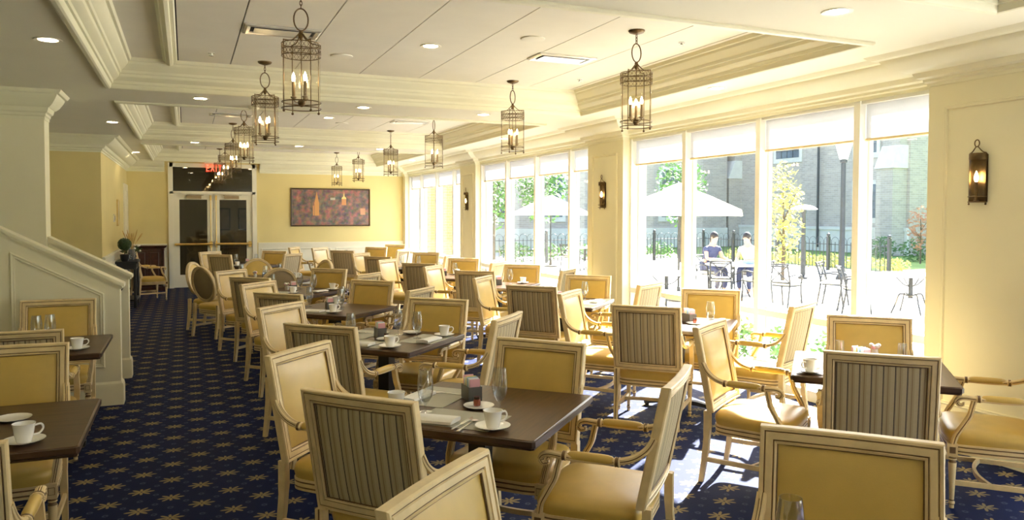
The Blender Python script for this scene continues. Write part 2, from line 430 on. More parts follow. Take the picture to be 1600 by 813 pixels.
# ceiling: soffit slabs around the coffers, panels as pieces
mb = MB()
allc = [(-6.4, -2.2), COF_NEAR]+COF
mb.box(XL, CX0, -8.6, YF+.2, ZS, ZS+.4); mb.box(CX1, 5.45, -8.6, YF+.2, ZS, ZS+.4)
ys = [-8.6]+[v for c in allc for v in c]+[YF+.2]
for i in range(0, len(ys), 2): mb.box(CX0, CX1, ys[i], ys[i+1], ZS, ZS+.4)
ceiling = struct(mb.obj('ceiling', 'ceiling_paint', smooth=0))
SEAM = [-.05, .415, 1.023, 1.665, 2.297, 2.942, 3.592, 4.11]
cof_prof = [(-.055, ZS), (-.055, ZS-.012), (-.045, ZS-.022), (-.02, ZS-.026), (-.006, ZS-.02), (0, ZS-.008), (.004, ZS+.02), (.018, ZS+.024), (.022, ZS+.05),
            (.045, ZS+.062), (.07, ZS+.085), (.075, ZS+.11), (.09, ZS+.115), (.095, ZS+.14), (.125, ZS+.165), (.15, ZS+.195), (.155, ZS+.215), (.175, ZS+.22), (.185, ZS+.25)]
tn = 0
for (y0, y1) in allc:
    tn += 1
    MB().box(CX0, CX1, y0, y1, ZR+.02, ZR+.03).obj('coffer_back', 'dark_gap', ceiling, 0)
    # border boards left and right of the panels
    MB().box(CX0, -.18, y0, y1, ZR, ZR+.02).obj('border_board', 'panel_paint', ceiling, 0)
    MB().box(4.118, CX1, y0, y1, ZR, ZR+.02).obj('border_board', 'panel_paint', ceiling, 0)
    MB().hsweep([(-.18, y0+.1), (-.18, y1-.1)], [(0, ZR), (0, ZR-.012), (-.02, ZR-.02), (-.03, ZR-.045), (-.06, ZR-.055), (-.085, ZR-.045), (-.09, ZR-.02), (-.115, ZR-.018), (-.125, ZR)]).obj('border_moulding', 'trim_paint', ceiling)
    for a, b in zip(SEAM[:-1], SEAM[1:]):
        MB().box(a+.005, b-.005, y0+.05, y1-.05, ZR, ZR+.019).obj('ceiling_panel', 'panel_paint', ceiling, 0)
    t = MB().hsweep([(CX0, y0), (CX1, y0), (CX1, y1), (CX0, y1)], cof_prof, closed=True).obj('trim_%d' % tn, 'trim_paint', smooth=25)
    struct(t)

def crown(path, z0, proj, name, closed=False, m_='trim_paint'):
    h = ZS-z0
    pr = [(0, 0), (.03, 0), (.035, .10), (.09, .14), (.10, .22), (.20, .27), (.24, .36), (.26, .42), (.34, .44), (.50, .54), (.66, .70), (.74, .80), (.76, .86), (.88, .88), (.95, .94), (1, 1.0), (0, 1.0)]
    o = MB().hsweep(path, [(a*proj, z0+b*h) for a, b in pr], closed=closed, loop=True).obj(name, m_, smooth=25)
    return struct(o)

# window wall: header, pilasters, sills, windows
PIL = [(-7.5, -6.6), (-2.2, -1.28), (3.10, 4.05), (8.38, 9.30), (13.74, 14.63), (18.84, YF+.2)]
wall_right = struct(MB().box(XW, 5.45, -8.6, YF+.2, 2.68, ZS).obj('wall_right', 'trim_paint', smooth=0))
MB().box(XW, 5.45, -8.6, -7.5, 0, 2.68).obj('wall_end', 'pilaster_paint', wall_right, 0)
for (a, b) in PIL:
    MB().box(XP, 5.45, a, b, 0, ZS).obj('pilaster', 'pilaster_paint', wall_right, 0)
    if b-a < .6: continue
    e = .13
    T = lambda x, y, z: (XP-z, x, y)
    MB().hsweep([(a+e, .32), (b-e, .32), (b-e, 2.50), (a+e, 2.50)], [(0, 0), (0, .008), (.008, .016), (.018, .012), (.026, .014), (.032, 0)], closed=True, T=T).obj('panel_moulding', 'pilaster_paint', wall_right, 25)
path = []
pts = [(XW, -8.6)]
for (a, b) in PIL:
    pts += [(XW, a), (XP, a), (XP, b), (XW, b)]
pts = [p for p in pts if p[1] < YF]+[(XP, YF)]
crown(pts, 2.655, .32, 'trim_10')
for i, (a, b) in enumerate(PIL[:5]):
    struct(MB().hsweep([(5.3, a), (XP, a), (XP, b), (5.3, b)], [(0, 0), (.022, 0), (.022, .14), (.014, .165), (.008, .18), (0, .185)], loop=True).obj('baseboard_right' if i == 0 else 'baseboard_pilaster', 'trim_paint', None, 25)) if i == 0 else MB().hsweep([(5.3, a), (XP, a), (XP, b), (5.3, b)], [(0, 0), (.022, 0), (.022, .14), (.014, .165), (.008, .18), (0, .185)], loop=True).obj('base_block', 'trim_paint', wall_right, 25)

ORD = ['first', 'second', 'third', 'fourth', 'fifth', 'sixth', 'seventh', 'eighth', 'ninth']
blind_fab = None
BAYN = {0: 'window bay behind the camera', 1: 'window bay beside the camera', 2: 'nearest window bay', 3: 'middle window bay', 4: 'farthest window bay'}
for bi in range(5):
    y0, y1 = PIL[bi][1], PIL[bi+1][0]
    wdw = struct(MB().box(5.22, 5.354, y0, y1, .001, .10).obj('window_%d' % (bi+1), 'window_paint', None, 0))
    MB().box(5.206, 5.354, y0, y1, .715, .775).obj('sill_rail', 'window_paint', wdw, 0)
    MB().box(5.22, 5.354, y0, y1, 2.63, 2.681).obj('head_rail', 'window_paint', wdw, 0)
    offs = [(0, .035)]+[(o-.032, o+.032) for o in (.76, 1.97, 3.19)]+[(y1-y0-.035, y1-y0)]
    for k, (a, b) in enumerate(offs):
        MB().box(XW+.003, 5.36, y0+a, y0+b, 0, 2.682).obj('jamb' if k in (0, 4) else 'mullion', 'window_paint', wdw, 0)
    for k in range(4):
        a, b = y0+offs[k][1], y0+offs[k+1][0]
        MB().box(5.325, 5.331, a, b, .775, 2.63).obj('pane', 'pane_glass', wdw, 0)
        MB().box(5.325, 5.331, a, b, .10, .715).obj('pane', 'pane_glass', wdw, 0)
        for (za, zb) in ((.775, 2.63), (.10, .715)):      # slim sash around each pane
            T = lambda x, y, z: (5.312-z, x, y)
            MB().hsweep([(a, za), (b, za), (b, zb), (a, zb)], [(0, 0), (0, .012), (.022, .012), (.022, -.02)], closed=True, T=T).obj('sash', 'window_paint', wdw, 0)
        bl = thing('roller_blind', 'white roller blind drawn partway down, %s light of the %s' % (ORD[k], BAYN[bi]), 'blind', (5.272, (a+b)/2, 2.68), 0, 'roller blinds along the windows')
        L = (b-a)-.012; drop = .345
        MB().box(-.0015, .0015, -L/2, L/2, -drop, -.02).obj('blind_fabric', 'blind_fabric', bl, 0)
        MB().lathe([(.012, -L/2), (.012, L/2)], 10, T=lambda x, y, z: (x, z, y-drop)).obj('hem_bar', 'cream_wood', bl)
        MB().lathe([(.02, -L/2), (.02, L/2)], 10, T=lambda x, y, z: (x, z, y-.022)).obj('roller', 'window_paint', bl)

# far wall, wainscot, crown, double door
DX0, DX1, DZ = -.33, 1.52, 2.80
wall_far = struct(MB().box(-1.6, DX0, YF, YF+.2, 0, ZS).box(DX1, 5.45, YF, YF+.2, 0, ZS).box(DX0, DX1, YF, YF+.2, DZ+.04, ZS).obj('wall_far', 'yellow_paint', smooth=0))
def wain(parent, x0, x1, y, n, T):
    MB().box(x0, x1, y-.012, y, .0, .985, T=T).obj('wainscot_board', 'white_trim', parent, 0)
    MB().box(x0, x1, y-.045, y, .985, 1.005, T=T).box(x0, x1, y-.03, y, .955, .985, T=T).box(x0, x1, y-.035, y, 1.005, 1.022, T=T).obj('chair_rail', 'white_trim', parent, 0)
    MB().box(x0, x1, y-.03, y, 0, .17, T=T).obj('base_board', 'white_trim', parent, 0)
    wd = (x1-x0)/n
    for i in range(n):
        a, b = x0+wd*i+.06, x0+wd*(i+1)-.06
        T2 = lambda p, q, d: (T(p, y-.012-d, q) if T else (p, y-.012-d, q))
        MB().hsweep([(a, .25), (b, .25), (b, .88), (a, .88)], [(0, 0), (0, .012), (.012, .018), (.026, .012), (.03, 0)], closed=True, T=T2).obj('panel_moulding', 'white_trim', parent, 25)
wain(wall_far, DX1+.06, XP, YF, 4, None)
wain(wall_far, -1.2, DX0-.06, YF, 1, None)
crown([(XP-.0, YF), (DX1+.10, YF)], 2.665, .28, 'trim_11')
crown([(DX0-.10, YF), (-1.2, YF), (-1.2, 13.42), (XL, 13.42)], 2.65, .28, 'trim_12')
wall_left = struct(MB().box(-1.6, -1.2, 13.42, YF, 0, ZS).box(XL, -1.6, 13.42, 13.62, 0, ZS).obj('wall_left', 'yellow_paint', smooth=0))
wain(wall_left, -17.9, -13.42, -1.2, 5, lambda x, y, z: (-2.4-y, -x, z))
MB().box(-1.2, -1.175, 17.92, 18.06, 0, 2.2).box(-1.2, -1.175, 18.9, 19.04, 0, 2.2).box(-1.2, -1.175, 17.92, 19.04, 2.2, 2.34).box(-1.2, -1.19, 18.06, 18.9, 0, 2.2).obj('door_casing', 'white_trim', wall_left, 0)
struct(MB().box(XL-.1, XL, -8.6, 13.42, 0, ZS).obj('wall_stair_side', 'pilaster_paint', smooth=0))
struct(MB().box(XL, 5.45, -8.7, -8.6, 0, ZS).obj('wall_back', 'pilaster_paint', smooth=0))
# lobby beyond the glass doors
lob = struct(MB().box(-2.2, 3.4, 23.4, 23.5, -.05, ZS).box(-2.3, -2.2, YF+.2, 23.5, -.05, ZS).box(3.4, 3.5, YF+.2, 23.5, -.05, ZS).box(-2.3, 3.5, YF+.2, 23.5, ZS, ZS+.1).obj('wall_lobby', 'lobby_wall', smooth=0))
struct(MB().box(-2.3, 3.5, YF+.2, 23.5, -.06, 0).obj('floor_lobby', 'walnut_edge', smooth=0))

door = struct(thing('door_1', loc=(0, YF, 0)))
fr = MB()
for (a, b, c_, d) in ((DX0-.03, DX0+.07, 0, DZ+.06), (DX1-.07, DX1+.03, 0, DZ+.06), (DX0, DX1, DZ-.03, DZ+.06), (DX0, DX1, 2.16, 2.22)):
    fr.box(a, b, -.05, .12, c_, d)
fr.obj('door_frame', 'white_trim', door, 0)
MB().box(DX0+.07, DX1-.07, .03, .04, 2.22, DZ-.03).obj('transom_pane', 'door_glass', door, 0)
dm = (DX0+DX1)/2
for sgn in (-1, 1):
    a, b = (DX0+.07, dm-.004) if sgn < 0 else (dm+.004, DX1-.07)
    st = .13
    lf = MB().box(a, a+st, 0, .045, .01, 2.16).box(b-st, b, 0, .045, .01, 2.16).box(a+st, b-st, 0, .045, .01, .30).box(a+st, b-st, 0, .045, 2.03, 2.16).obj('door_leaf', 'white_trim', door, 0)
    MB().box(a+st, b-st, .018, .026, .30, 2.03).obj('pane', 'door_glass', lf, 0)
    MB().lathe([(.03, a+.05), (.03, b-.02)], 10, T=lambda x, y, z: (z, -.065+x, 1.0+y)).box(a+.02, a+.09, -.08, 0, .975, 1.025).box(b-.09, b-.03, -.085, 0, .93, 1.06).obj('push_bar', 'brass', lf)
    xr = b-.055 if sgn < 0 else a+.055
    MB().tube([(xr, -.02, .05), (xr, -.02, 2.1)], .008).box(xr-.018, xr+.018, -.04, 0, 2.02, 2.13).box(xr-.018, xr+.018, -.04, 0, .92, 1.07).obj('vertical_rod', 'brass', lf)
    xc = (a+b)/2-.02*sgn
    MB().box(xc-.17, xc+.15, -.06, 0, 2.05, 2.12).box(xc-.2, xc+.2, -.075, -.06, 2.125, 2.135).obj('door_closer', 'candle_sleeve', lf, 0)

# stair half walls on the left
half = struct(thing('wall_stair', loc=(0, 0, 0)))
def halfwall(y0, y1, x0, x1, ztop_end, slope):
    zt = lambda x: ztop_end+(x1-x)*slope
    mb = MB()
    mb.add([(x0, y0, 0), (x1, y0, 0), (x1, y0, zt(x1)), (x0, y0, zt(x0)), (x0, y1, 0), (x1, y1, 0), (x1, y1, zt(x1)), (x0, y1, zt(x0))], [(0, 1, 2, 3), (7, 6, 5, 4), (1, 5, 6, 2), (0, 3, 7, 4), (3, 2, 6, 7), (0, 4, 5, 1)])
    o = mb.obj('half_wall', 'stair_paint', half, 0)
    c = MB(); e = .035
    for (da, za, zb) in ((e, 0, .028), (e*.5, -.03, 0)):
        vs = [(x, y, zt(x)+z) for z in (za, zb) for y in (y0-da, y1+da) for x in (x0, x1+da)]
        c.add(vs, [(0, 2, 3, 1), (4, 5, 7, 6), (0, 1, 5, 4), (2, 6, 7, 3), (0, 4, 6, 2), (1, 3, 7, 5)])
    c.obj('cap_rail', 'stair_paint', half, 0)
    MB().hsweep([(x0, y0), (x1, y0), (x1, y1), (x0, y1)], [(0, 0), (-.02, 0), (-.02, .16), (-.014, .19), (-.006, .20), (0, .21)], loop=True).obj('base_board', 'stair_paint', half, 25)
    return zt
zt = halfwall(7.6, 7.74, XL, -.545, 1.07, .541)
T = lambda x, y, z: (x, 7.6-z, y)
for (a, b) in ((-2.5, -1.47), (-1.37, -.67)):
    MB().hsweep([(a, .34), (b, .34), (b, zt(b)-.14), (a, zt(a)-.14)], [(0, 0), (0, .012), (.008, .018), (.02, .012), (.03, .014), (.034, 0)], closed=True, T=T).obj('panel_moulding', 'stair_paint', half, 25)
halfwall(8.80, 8.95, -1.26, -.55, 1.06, .541)
for i in range(14):
    MB().box(-.75-.29*(i+1), -.75-.29*i, 7.74, 8.80, 0, .155*(i+1)).obj('stair_step', 'carpet', half, 0)
pier = struct(MB().box(XL, -1.265, 8.72, 9.0, 0, ZS).obj('wall_pier', 'stair_paint', smooth=0))
crown([(XL, 8.72), (-1.265, 8.72), (-1.265, 9.0), (XL, 9.0)][::-1], 2.62, .17, 'trim_13')
MB().tube([(-.60, 8.74, .93), (-1.3, 8.74, 1.31), (-2.4, 8.74, 1.9)], .022, 8).obj('handrail', 'mahogany', half)

# ------------------------------------------------------------------ chairs (front faces +Y, origin on the floor under the seat)
def tilt(x, d, z): return (x, -.245-(z-.45)*.20+d+.011*(x/.275)**2, z)
def rect_path(x0, x1, z0, z1, n=6):
    p = [(x0+(x1-x0)*i/n, z0) for i in range(n)]+[(x1, z0), (x1, (z0+z1)/2)]
    return p+[(x1-(x1-x0)*i/n, z1) for i in range(n)]+[(x0, z1), (x0, (z0+z1)/2)]
FP = [(0, -.016), (.004, -.022), (.012, -.022), (.0145, -.017), (.018, -.017), (.0205, -.021), (.040, -.021), (.0425, -.016), (.046, -.016), (.048, -.020), (.055, -.016)]
FPROF = FP+[(o, -d) for o, d in FP[::-1]]
FM = [1 if i in (3, 7, 13, 17) else 0 for i in range(22)]
def seat_outline(sc, z, n=28, w0=.255, w1=.285, y0=-.235, y1=.245):
    pts = []
    for i in range(n):
        a = 2*math.pi*i/n; ca, sa = math.cos(a), math.sin(a)
        e = .32
        px = math.copysign(abs(ca)**e, ca); py = math.copysign(abs(sa)**e, sa)
        t = (py+1)/2; wd = w0+(w1-w0)*t
        pts.append((px*wd*sc, (y0+y1)/2+py*(y1-y0)/2*sc+(.012*(1-px*px) if py > 0 else 0), z))
    return pts
def pillow(x0, x1, z0, z1, d0, bulge, n=10):
    vs = []; fs = []
    for i in range(n+1):
        for j in range(n+1):
            u, v = 2*i/n-1, 2*j/n-1
            vs.append((x0+(x1-x0)*i/n, d0+bulge*(1-abs(u)**5)*(1-abs(v)**5)+bulge*.35*(1-u*u)*(1-v*v), z0+(z1-z0)*j/n))
    for i in range(n):
        for j in range(n): fs.append((i*(n+1)+j, (i+1)*(n+1)+j, (i+1)*(n+1)+j+1, i*(n+1)+j+1))
    return vs, fs
ARMP = [(-.017, -.012), (-.019, -.004), (-.016, -.002), (-.016, .002), (-.019, .004), (-.017, .011), (-.008, .015), (-.006, .0125), (-.003, .0125), (0, .0155), (.003, .0125), (.006, .0125), (.008, .015), (.017, .011), (.019, .004), (.016, .002), (.016, -.002), (.019, -.004), (.017, -.012)]
ARMM = [1 if i in (2, 7, 10, 15) else 0 for i in range(19)]
WD = ['cream_wood', 'glaze']
def legs_and_seat(t, wood=WD, seatm='leather'):
    MB().rings([seat_outline(s_, z) for s_, z in ((.985, .375), (1.0, .395), (1.015, .415), (1.0, .435), (.95, .448), (.8, .458), (.5, .465), (.2, .468))]).obj('seat_cushion', seatm, t, 60)
    MB().rings([seat_outline(s_, z) for s_, z in ((.985, .318), (1.0, .320), (1.0, .332), (.99, .334), (.99, .338), (1.0, .340), (1.0, .358), (.99, .360), (.99, .364), (1.005, .366), (1.005, .378))], mats=[0, 0, 1, 1, 1, 0, 1, 1, 1, 0]).obj('seat_rail', wood, t, 30)
    for sx in (-1, 1):
        x = sx*.262; y = .216
        mb = MB().box(x-.024, x+.024, y-.024, y+.03, .305, .38)
        for (a, b, c_, d) in ((-.015, .015, .0305, .0315),): mb.box(x+a, x+b, y+c_-.002, y+d, .325, .362, 1)
        mb.box(x-.012, x+.012, y+.02, y+.034, .328, .359)
        xo = x+sx*.0245
        mb.box(min(xo, xo+sx*.001), max(xo, xo+sx*.001), y-.013, y+.018, .325, .362, 1)
        mb.lathe([(.016, .305), (.014, .298), (.021, .292), (.021, .284), (.015, .280), (.022, .268), (.021, .25), (.0125, .05), (.0125, .042), (.017, .036), (.017, .026), (.013, .02), (.013, 0)], 12, (x, y, 0), mats=[0, 1, 0, 1, 1, 0, 0, 1, 0, 0, 1, 0])
        mb.obj('leg', wood, t, 40)
        x = sx*.248
        P = [(x, -.262, .46), (x, -.262, .33), (x, -.272, .2), (x, -.30, 0)]
        MB().sweep(catmull(P, 3), [(-.019, -.019), (-.004, -.019), (-.003, -.016), (.003, -.016), (.004, -.019), (.019, -.019), (.019, .019), (-.019, .019)], (0, 1, 0), mats=[0, 1, 1, 1, 0, 0, 0, 0], sc=[1.05]*4+[.95]*3+[.85, .8, .75]).obj('leg', wood, t, 40)
        MB().sweep([(sx*.252, -.275, .15), (sx*.262, .216, .15)], [(-.009, -.014), (.009, -.014), (.009, .014), (-.009, .014)]).obj('stretcher', wood, t, 0)
    MB().sweep(catmull([(-.258, .02, .15), (-.12, .06, .15), (0, .07, .15), (.12, .06, .15), (.258, .02, .15)], 3), [(-.009, -.013), (.009, -.013), (.009, .013), (-.009, .013)]).obj('stretcher', wood, t, 40)
def make_armchair():
    t = thing('armchair', 'x', 'chair')
    T = lambda a, b, c_: tilt(a, c_, b)
    MB().hsweep(rect_path(-.275, .275, .455, .985), FPROF, closed=True, loop=True, mats=FM, T=T).obj('back_frame', WD, t, 30)
    vs, fs = pillow(-.2225, .2225, .5075, .9325, .006, .016)
    bc = MB().add(vs, fs, 0, T=tilt).obj('back_cushion', 'leather', t, 60)
    MB().tube([tilt(x, .012, z) for x, z in rect_path(-.219, .219, .511, .929)], .0035, 5, closed=True, upv=(0, 1, 0)).obj('piping', 'glaze', bc)
    vs, fs = pillow(-.2225, .2225, .5075, .9325, -.006, -.008)
    bp = MB().add(vs, fs, 0, T=tilt).obj('back_panel', 'stripe_fabric', t, 60)
    MB().tube([tilt(x, -.011, z) for x, z in rect_path(-.216, .216, .514, .926)], .0028, 5, closed=True, upv=(0, 1, 0)).obj('gimp_trim', 'glaze', bp)
    for sx in (-1, 1):     # rear posts below the back
        pass
    legs_and_seat(t)
    for sx in (-1, 1):
        P = catmull([(sx*.262, -.292, .765), (sx*.268, -.262, .715), (sx*.275, -.205, .672), (sx*.281, -.12, .652), (sx*.285, 0, .648), (sx*.285, .11, .652), (sx*.284, .165, .655), (sx*.283, .195, .645), (sx*.282, .203, .625), (sx*.282, .190, .610), (sx*.282, .172, .614), (sx*.282, .170, .628)], 4)
        a = MB().sweep(P, ARMP, mats=ARMM, sc=[.95]*33+[.85]*4+[.7]*4+[.5]*4).obj('arm', WD, t, 40)
        rs = []
        for i in range(13):
            u = i/12; y = -.135+.225*u; k = (max(.02, 1-abs(2*u-1)**6))**.5
            rs.append([(sx*.284+.021*k*math.cos(R(q)), y, .655+.024*k*math.sin(R(q))) for q in range(-20, 201, 20)])
        MB().rings(rs).obj('arm_pad', 'leather', a, 60)
        for y in (-.14, .095):
            MB().lathe([(.018, -.013), (.024, -.011), (.0255, -.007), (.0235, -.001), (.0235, .001), (.0255, .007), (.024, .011), (.018, .013)], 12, mats=[0, 0, 1, 1, 1, 0, 0], T=lambda p, q, r_: (sx*.284+p, y+r_, .653+q*.85)).obj('cuff', WD, a, 40)
        P = catmull([(sx*.283, .115, .642), (sx*.284, .125, .60), (sx*.285, .138, .55), (sx*.283, .17, .49), (sx*.276, .202, .43), (sx*.268, .214, .375)], 4)
        MB().sweep(P, ARMP, (0, 1, 0), mats=ARMM, sc=[1.0]*21).obj('arm_support', WD, t, 40)
    return t
def make_round_chair():
    t = thing('round_back_chair', 'x', 'chair')
    n = 28
    pts = [(.245*math.cos(2*math.pi*i/n), .735+.25*math.sin(2*math.pi*i/n)) for i in range(n)]
    T = lambda a, b, c_: tilt(a, c_, b)
    MB().hsweep(pts, [(o*.75, d) for o, d in FPROF], closed=True, loop=True, mats=FM, T=T).obj('back_frame', WD, t, 30)
    def disc(d0, bulge):
        rs = [[(.208*k*math.cos(2*math.pi*i/n), d0+bulge*(1-k**4), .735+.213*k*math.sin(2*math.pi*i/n)) for i in range(n)] for k in (1, .93, .8, .55, .25, .02)]
        return MB().rings(rs, 0, False, True, T=tilt)
    disc(.006, .022).obj('back_cushion', 'leather', t, 60)
    disc(-.006, -.016).obj('back_panel', 'dark_leather', t, 60)
    legs_and_seat(t)
    return t
ac, acs = make_armchair(), {}
rc, rcs = make_round_chair(), {}
TN = {'T0': 'table at the bottom', 'T1': 'nearest aisle-row table', 'T2': 'second aisle-row table', 'T3': 'third aisle-row table', 'T4': 'fourth aisle-row table',
      'T5': 'round table', 'T6': 'last aisle-row table', 'R1': 'nearest window-row table', 'R2': 'second window-row table', 'R3': 'third window-row table', 'R4': 'fourth window-row table',
      'R5': 'fifth window-row table', 'R6': 'sixth window-row table', 'R7': 'seventh window-row table', 'R8': 'eighth window-row table', 'L1': 'nearest stair-side table', 'L2': 'second stair-side table'}
TPOS = {'T0': (1.36, 1.36), 'T1': (1.33, 3.51), 'T2': (1.40, 5.72), 'T3': (1.37, 7.75), 'T4': (1.25, 9.72), 'T6': (1.06, 14.95), 'R1': (3.93, 3.50), 'R2': (3.98, 5.58),
        'R3': (3.81, 7.47), 'R4': (3.88, 9.58), 'R5': (3.67, 11.32), 'R6': (3.60, 13.40), 'R7': (3.35, 16.0)}
BACK = {'T0NW': (.62, 1.99), 'T0NE': (2.0, 1.86), 'T1SW': (.61, 3.0), 'T1NE': (1.81, 3.88), 'T1NW': (.58, 4.17), 'T1SE': (2.02, 2.82), 'T2SW': (.78, 5.0), 'T2NE': (1.98, 6.22), 'T2NW': (.68, 6.27), 'T2SE': (2.10, 4.97),
        'T3SW': (.75, 7.17), 'T3NE': (1.83, 8.17), 'T3NW': (.68, 8.4), 'T3SE': (2.09, 7.14), 'T4SW': (.65, 9.08), 'T4NW': (.51, 10.36), 'T4NE': (1.74, 10.18), 'T4SE': (2.0, 9.2),
        'T6SW': (.53, 14.46), 'T6NE': (1.59, 15.46), 'T6NW': (.42, 15.6), 'T6SE': (1.66, 14.45), 'R1SW': (3.29, 2.86), 'R1NE': (4.46, 3.99), 'R1NW': (3.19, 4.15), 'R1SE': (4.66, 2.80),
        'R2SW': (3.31, 5.09), 'R2NE': (4.66, 6.02), 'R2NW': (3.42, 6.20), 'R2SE': (4.52, 4.90), 'R3SW': (3.18, 6.97), 'R3NE': (4.39, 7.97), 'R3NW': (3.20, 8.15), 'R3SE': (4.45, 6.83),
        'R4SW': (3.36, 9.1), 'R4NE': (4.46, 10.05), 'R4NW': (3.2, 10.2), 'R4SE': (4.55, 8.95), 'R5SW': (3.13, 10.83), 'R5NE': (4.2, 11.84), 'R5NW': (2.98, 11.9), 'R5SE': (4.32, 10.68),
        'R6SW': (2.98, 12.81), 'R6NE': (4.19, 13.95), 'R6NW': (2.95, 14.05), 'R6SE': (4.25, 12.8), 'R7SW': (2.83, 15.2), 'R7NE': (3.84, 16.55), 'R7NW': (2.72, 16.55), 'R7SE': (3.95, 15.3)}
SIDE = {'SW': (1, 1, 'with its striped back to the camera, near side of the'), 'NE': (-1, -1, 'showing its tan leather front, far side of the'),
        'NW': (1, -1, 'turned to the right, left side of the'), 'SE': (-1, 1, 'turned to the left, right side of the')}
random.seed(3)
def foot(x, y, a):      # outline of a chair on the floor
    c_, s_ = math.cos(a), math.sin(a)
    return [(x+c_*f-s_*l, y+s_*f+c_*l) for f, l in ((.255, .31), (.255, -.31), (-.39, -.31), (-.39, .31))]
def clash(A, B):
    for P in (A, B):
        for i in range(4):
            ex, ey = P[(i+1) % 4][0]-P[i][0], P[(i+1) % 4][1]-P[i][1]
            pa = [-ey*x+ex*y for x, y in A]; pb = [-ey*x+ex*y for x, y in B]
            if max(pa) < min(pb) or max(pb) < min(pa): return False
    return True
PUT = []
for k, (bx, by) in sorted(BACK.items(), key=lambda e: e[0][2:] in ('NW', 'SE')):
    tb, sd = k[:2], k[2:]
    dx, dy, txt = SIDE[sd]
    a = math.atan2(dy, dx)+R(random.uniform(-3, 3))
    a += R({'R2SE': -16, 'R3SE': -14, 'R1NW': -14}.get(k, 0))
    if k == 'T1NE' or k == 'T1SW': a += R(-4)
    tx, ty = TPOS[tb]
    front = ((tx-bx)*dx+(ty-by)*dy)*.70711-.352-.245       # room left between the seat front and the table centre
    push = max(0, (.31 if sd in ('NW', 'SE') else .075)-front)*.70711
    bx -= dx*push; by -= dy*push
    loc = (bx+math.cos(a)*.352, by+math.sin(a)*.352, 0)
    for _ in range(40):
        if not any(clash(foot(loc[0], loc[1], a), q) for q in PUT): break
        loc = (loc[0]-math.cos(a)*.01, loc[1]-math.sin(a)*.01, 0)
    PUT.append(foot(loc[0], loc[1], a))
    place(ac, acs, loc, a-math.pi/2, 'cream armchair %s %s' % (txt, TN[tb]), 'square-backed dining armchairs')
# stair-side tables: chairs square to the room
for (x, y, a, lab) in ((-.88, 4.52, -90, 'cream armchair showing its tan leather front, far side of the nearest stair-side table'),
                       (-.80, 3.16, 90, 'cream armchair cut by the left picture edge, beside the nearest stair-side table'),
                       (-.98, 5.78, 90, 'cream armchair with striped back, near side of the second stair-side table'),
                       (-.98, 6.98, -90, 'cream armchair in front of the panelled stair wall, far side of second stair-side table')):
    place(ac, acs, (x, y, 0), R(a)-math.pi/2, lab, 'square-backed dining armchairs')
place(ac, acs, (-.66, 16.66, 0), R(20)-math.pi/2, 'cream armchair standing between the black console and the mahogany cabinet', 'square-backed dining armchairs')
place(ac, acs, (2.45, 16.95, 0), R(-30)-math.pi/2, 'cream armchair alone against the white wainscot under the city picture', 'square-backed dining armchairs')
place(ac, acs, (4.35, 17.6, 0), R(-135)-math.pi/2, 'cream armchair in the far corner beside the last window', 'square-backed dining armchairs')
RT = (1.05, 11.85)
for (deg, rr, lab) in ((274, .95, 'near side'), (90, .76, 'far side'), (22, .72, 'right side'), (152, .75, 'far left side'), (215, .72, 'near left side')):
    a = R(deg); x, y = RT[0]+rr*math.cos(a), RT[1]+rr*math.sin(a)
    place(rc, rcs, (x, y, 0), a+math.pi/2, 'round-backed side chair on the %s of the round table' % lab, 'round-backed chairs at the round table')

# ------------------------------------------------------------------ tables
def make_table(round_=False):
    t = thing('round_table' if round_ else 'dining_table', 'x', 'table')
    if round_:
        ol = lambda s_, z: [((.70-s_)*math.cos(2*math.pi*i/40), (.70-s_)*math.sin(2*math.pi*i/40), z) for i in range(40)]
    else:
        def ol(s_, z):
            h = .45-s_; c = .012
            return [(-h+c, -h, z), (h-c, -h, z), (h, -h+c, z), (h, h-c, z), (h-c, h, z), (-h+c, h, z), (-h, h-c, z), (-h, -h+c, z)]
    MB().rings([ol(.004, .748), ol(.0, .745), ol(0, .722), ol(.008, .714), ol(.010, .706)][::-1]).obj('table_edge', 'walnut_edge', t, 30)
    MB().rings([ol(.006, .7475), ol(.008, .750)]).obj('table_top', 'walnut_top', t, 0)
    MB().rings([[(s_*a, s_*b, z) for a, b in ((-1, -1), (1, -1), (1, 1), (-1, 1))] for s_, z in ((.045, .05), (.045, .70))]).box(-.2, .2, -.2, .2, .695, .706).obj('column', 'black_iron', t, 0)
    for i in range(4):
        a = R(90*i)
        P = [(.02*math.cos(a), .02*math.sin(a), .06), (.16*math.cos(a), .16*math.sin(a), .05), (.30*math.cos(a), .30*math.sin(a), .025)]
        MB().sweep(P, [(-.03, -.012), (.03, -.012), (.03, .022), (-.03, .022)], sc=[1.1, 1, .8]).lathe([(.02, 0), (.02, .02)], 8, (.28*math.cos(a), .28*math.sin(a), 0)).obj('foot', 'black_iron', t, 0)
    return t
tbp, tbs = make_table(), {}
TZ = .7505
for k, (x, y) in TPOS.items():
    place(tbp, tbs, (x, y, 0), R(45), 'square dark wood %s, set corner-on' % TN[k], 'square dining tables')
place(tbp, tbs, (-.86, 3.985, 0), 0, 'square dark wood nearest stair-side table at the left edge', 'square dining tables')
place(tbp, tbs, (-.99, 6.32, 0), 0, 'square dark wood second stair-side table before the stair wall', 'square dining tables')
rt_ = make_table(True); rt_.location = (*RT, 0); tag(rt_, 'large round dark dining table ringed by round-backed chairs', 'table')

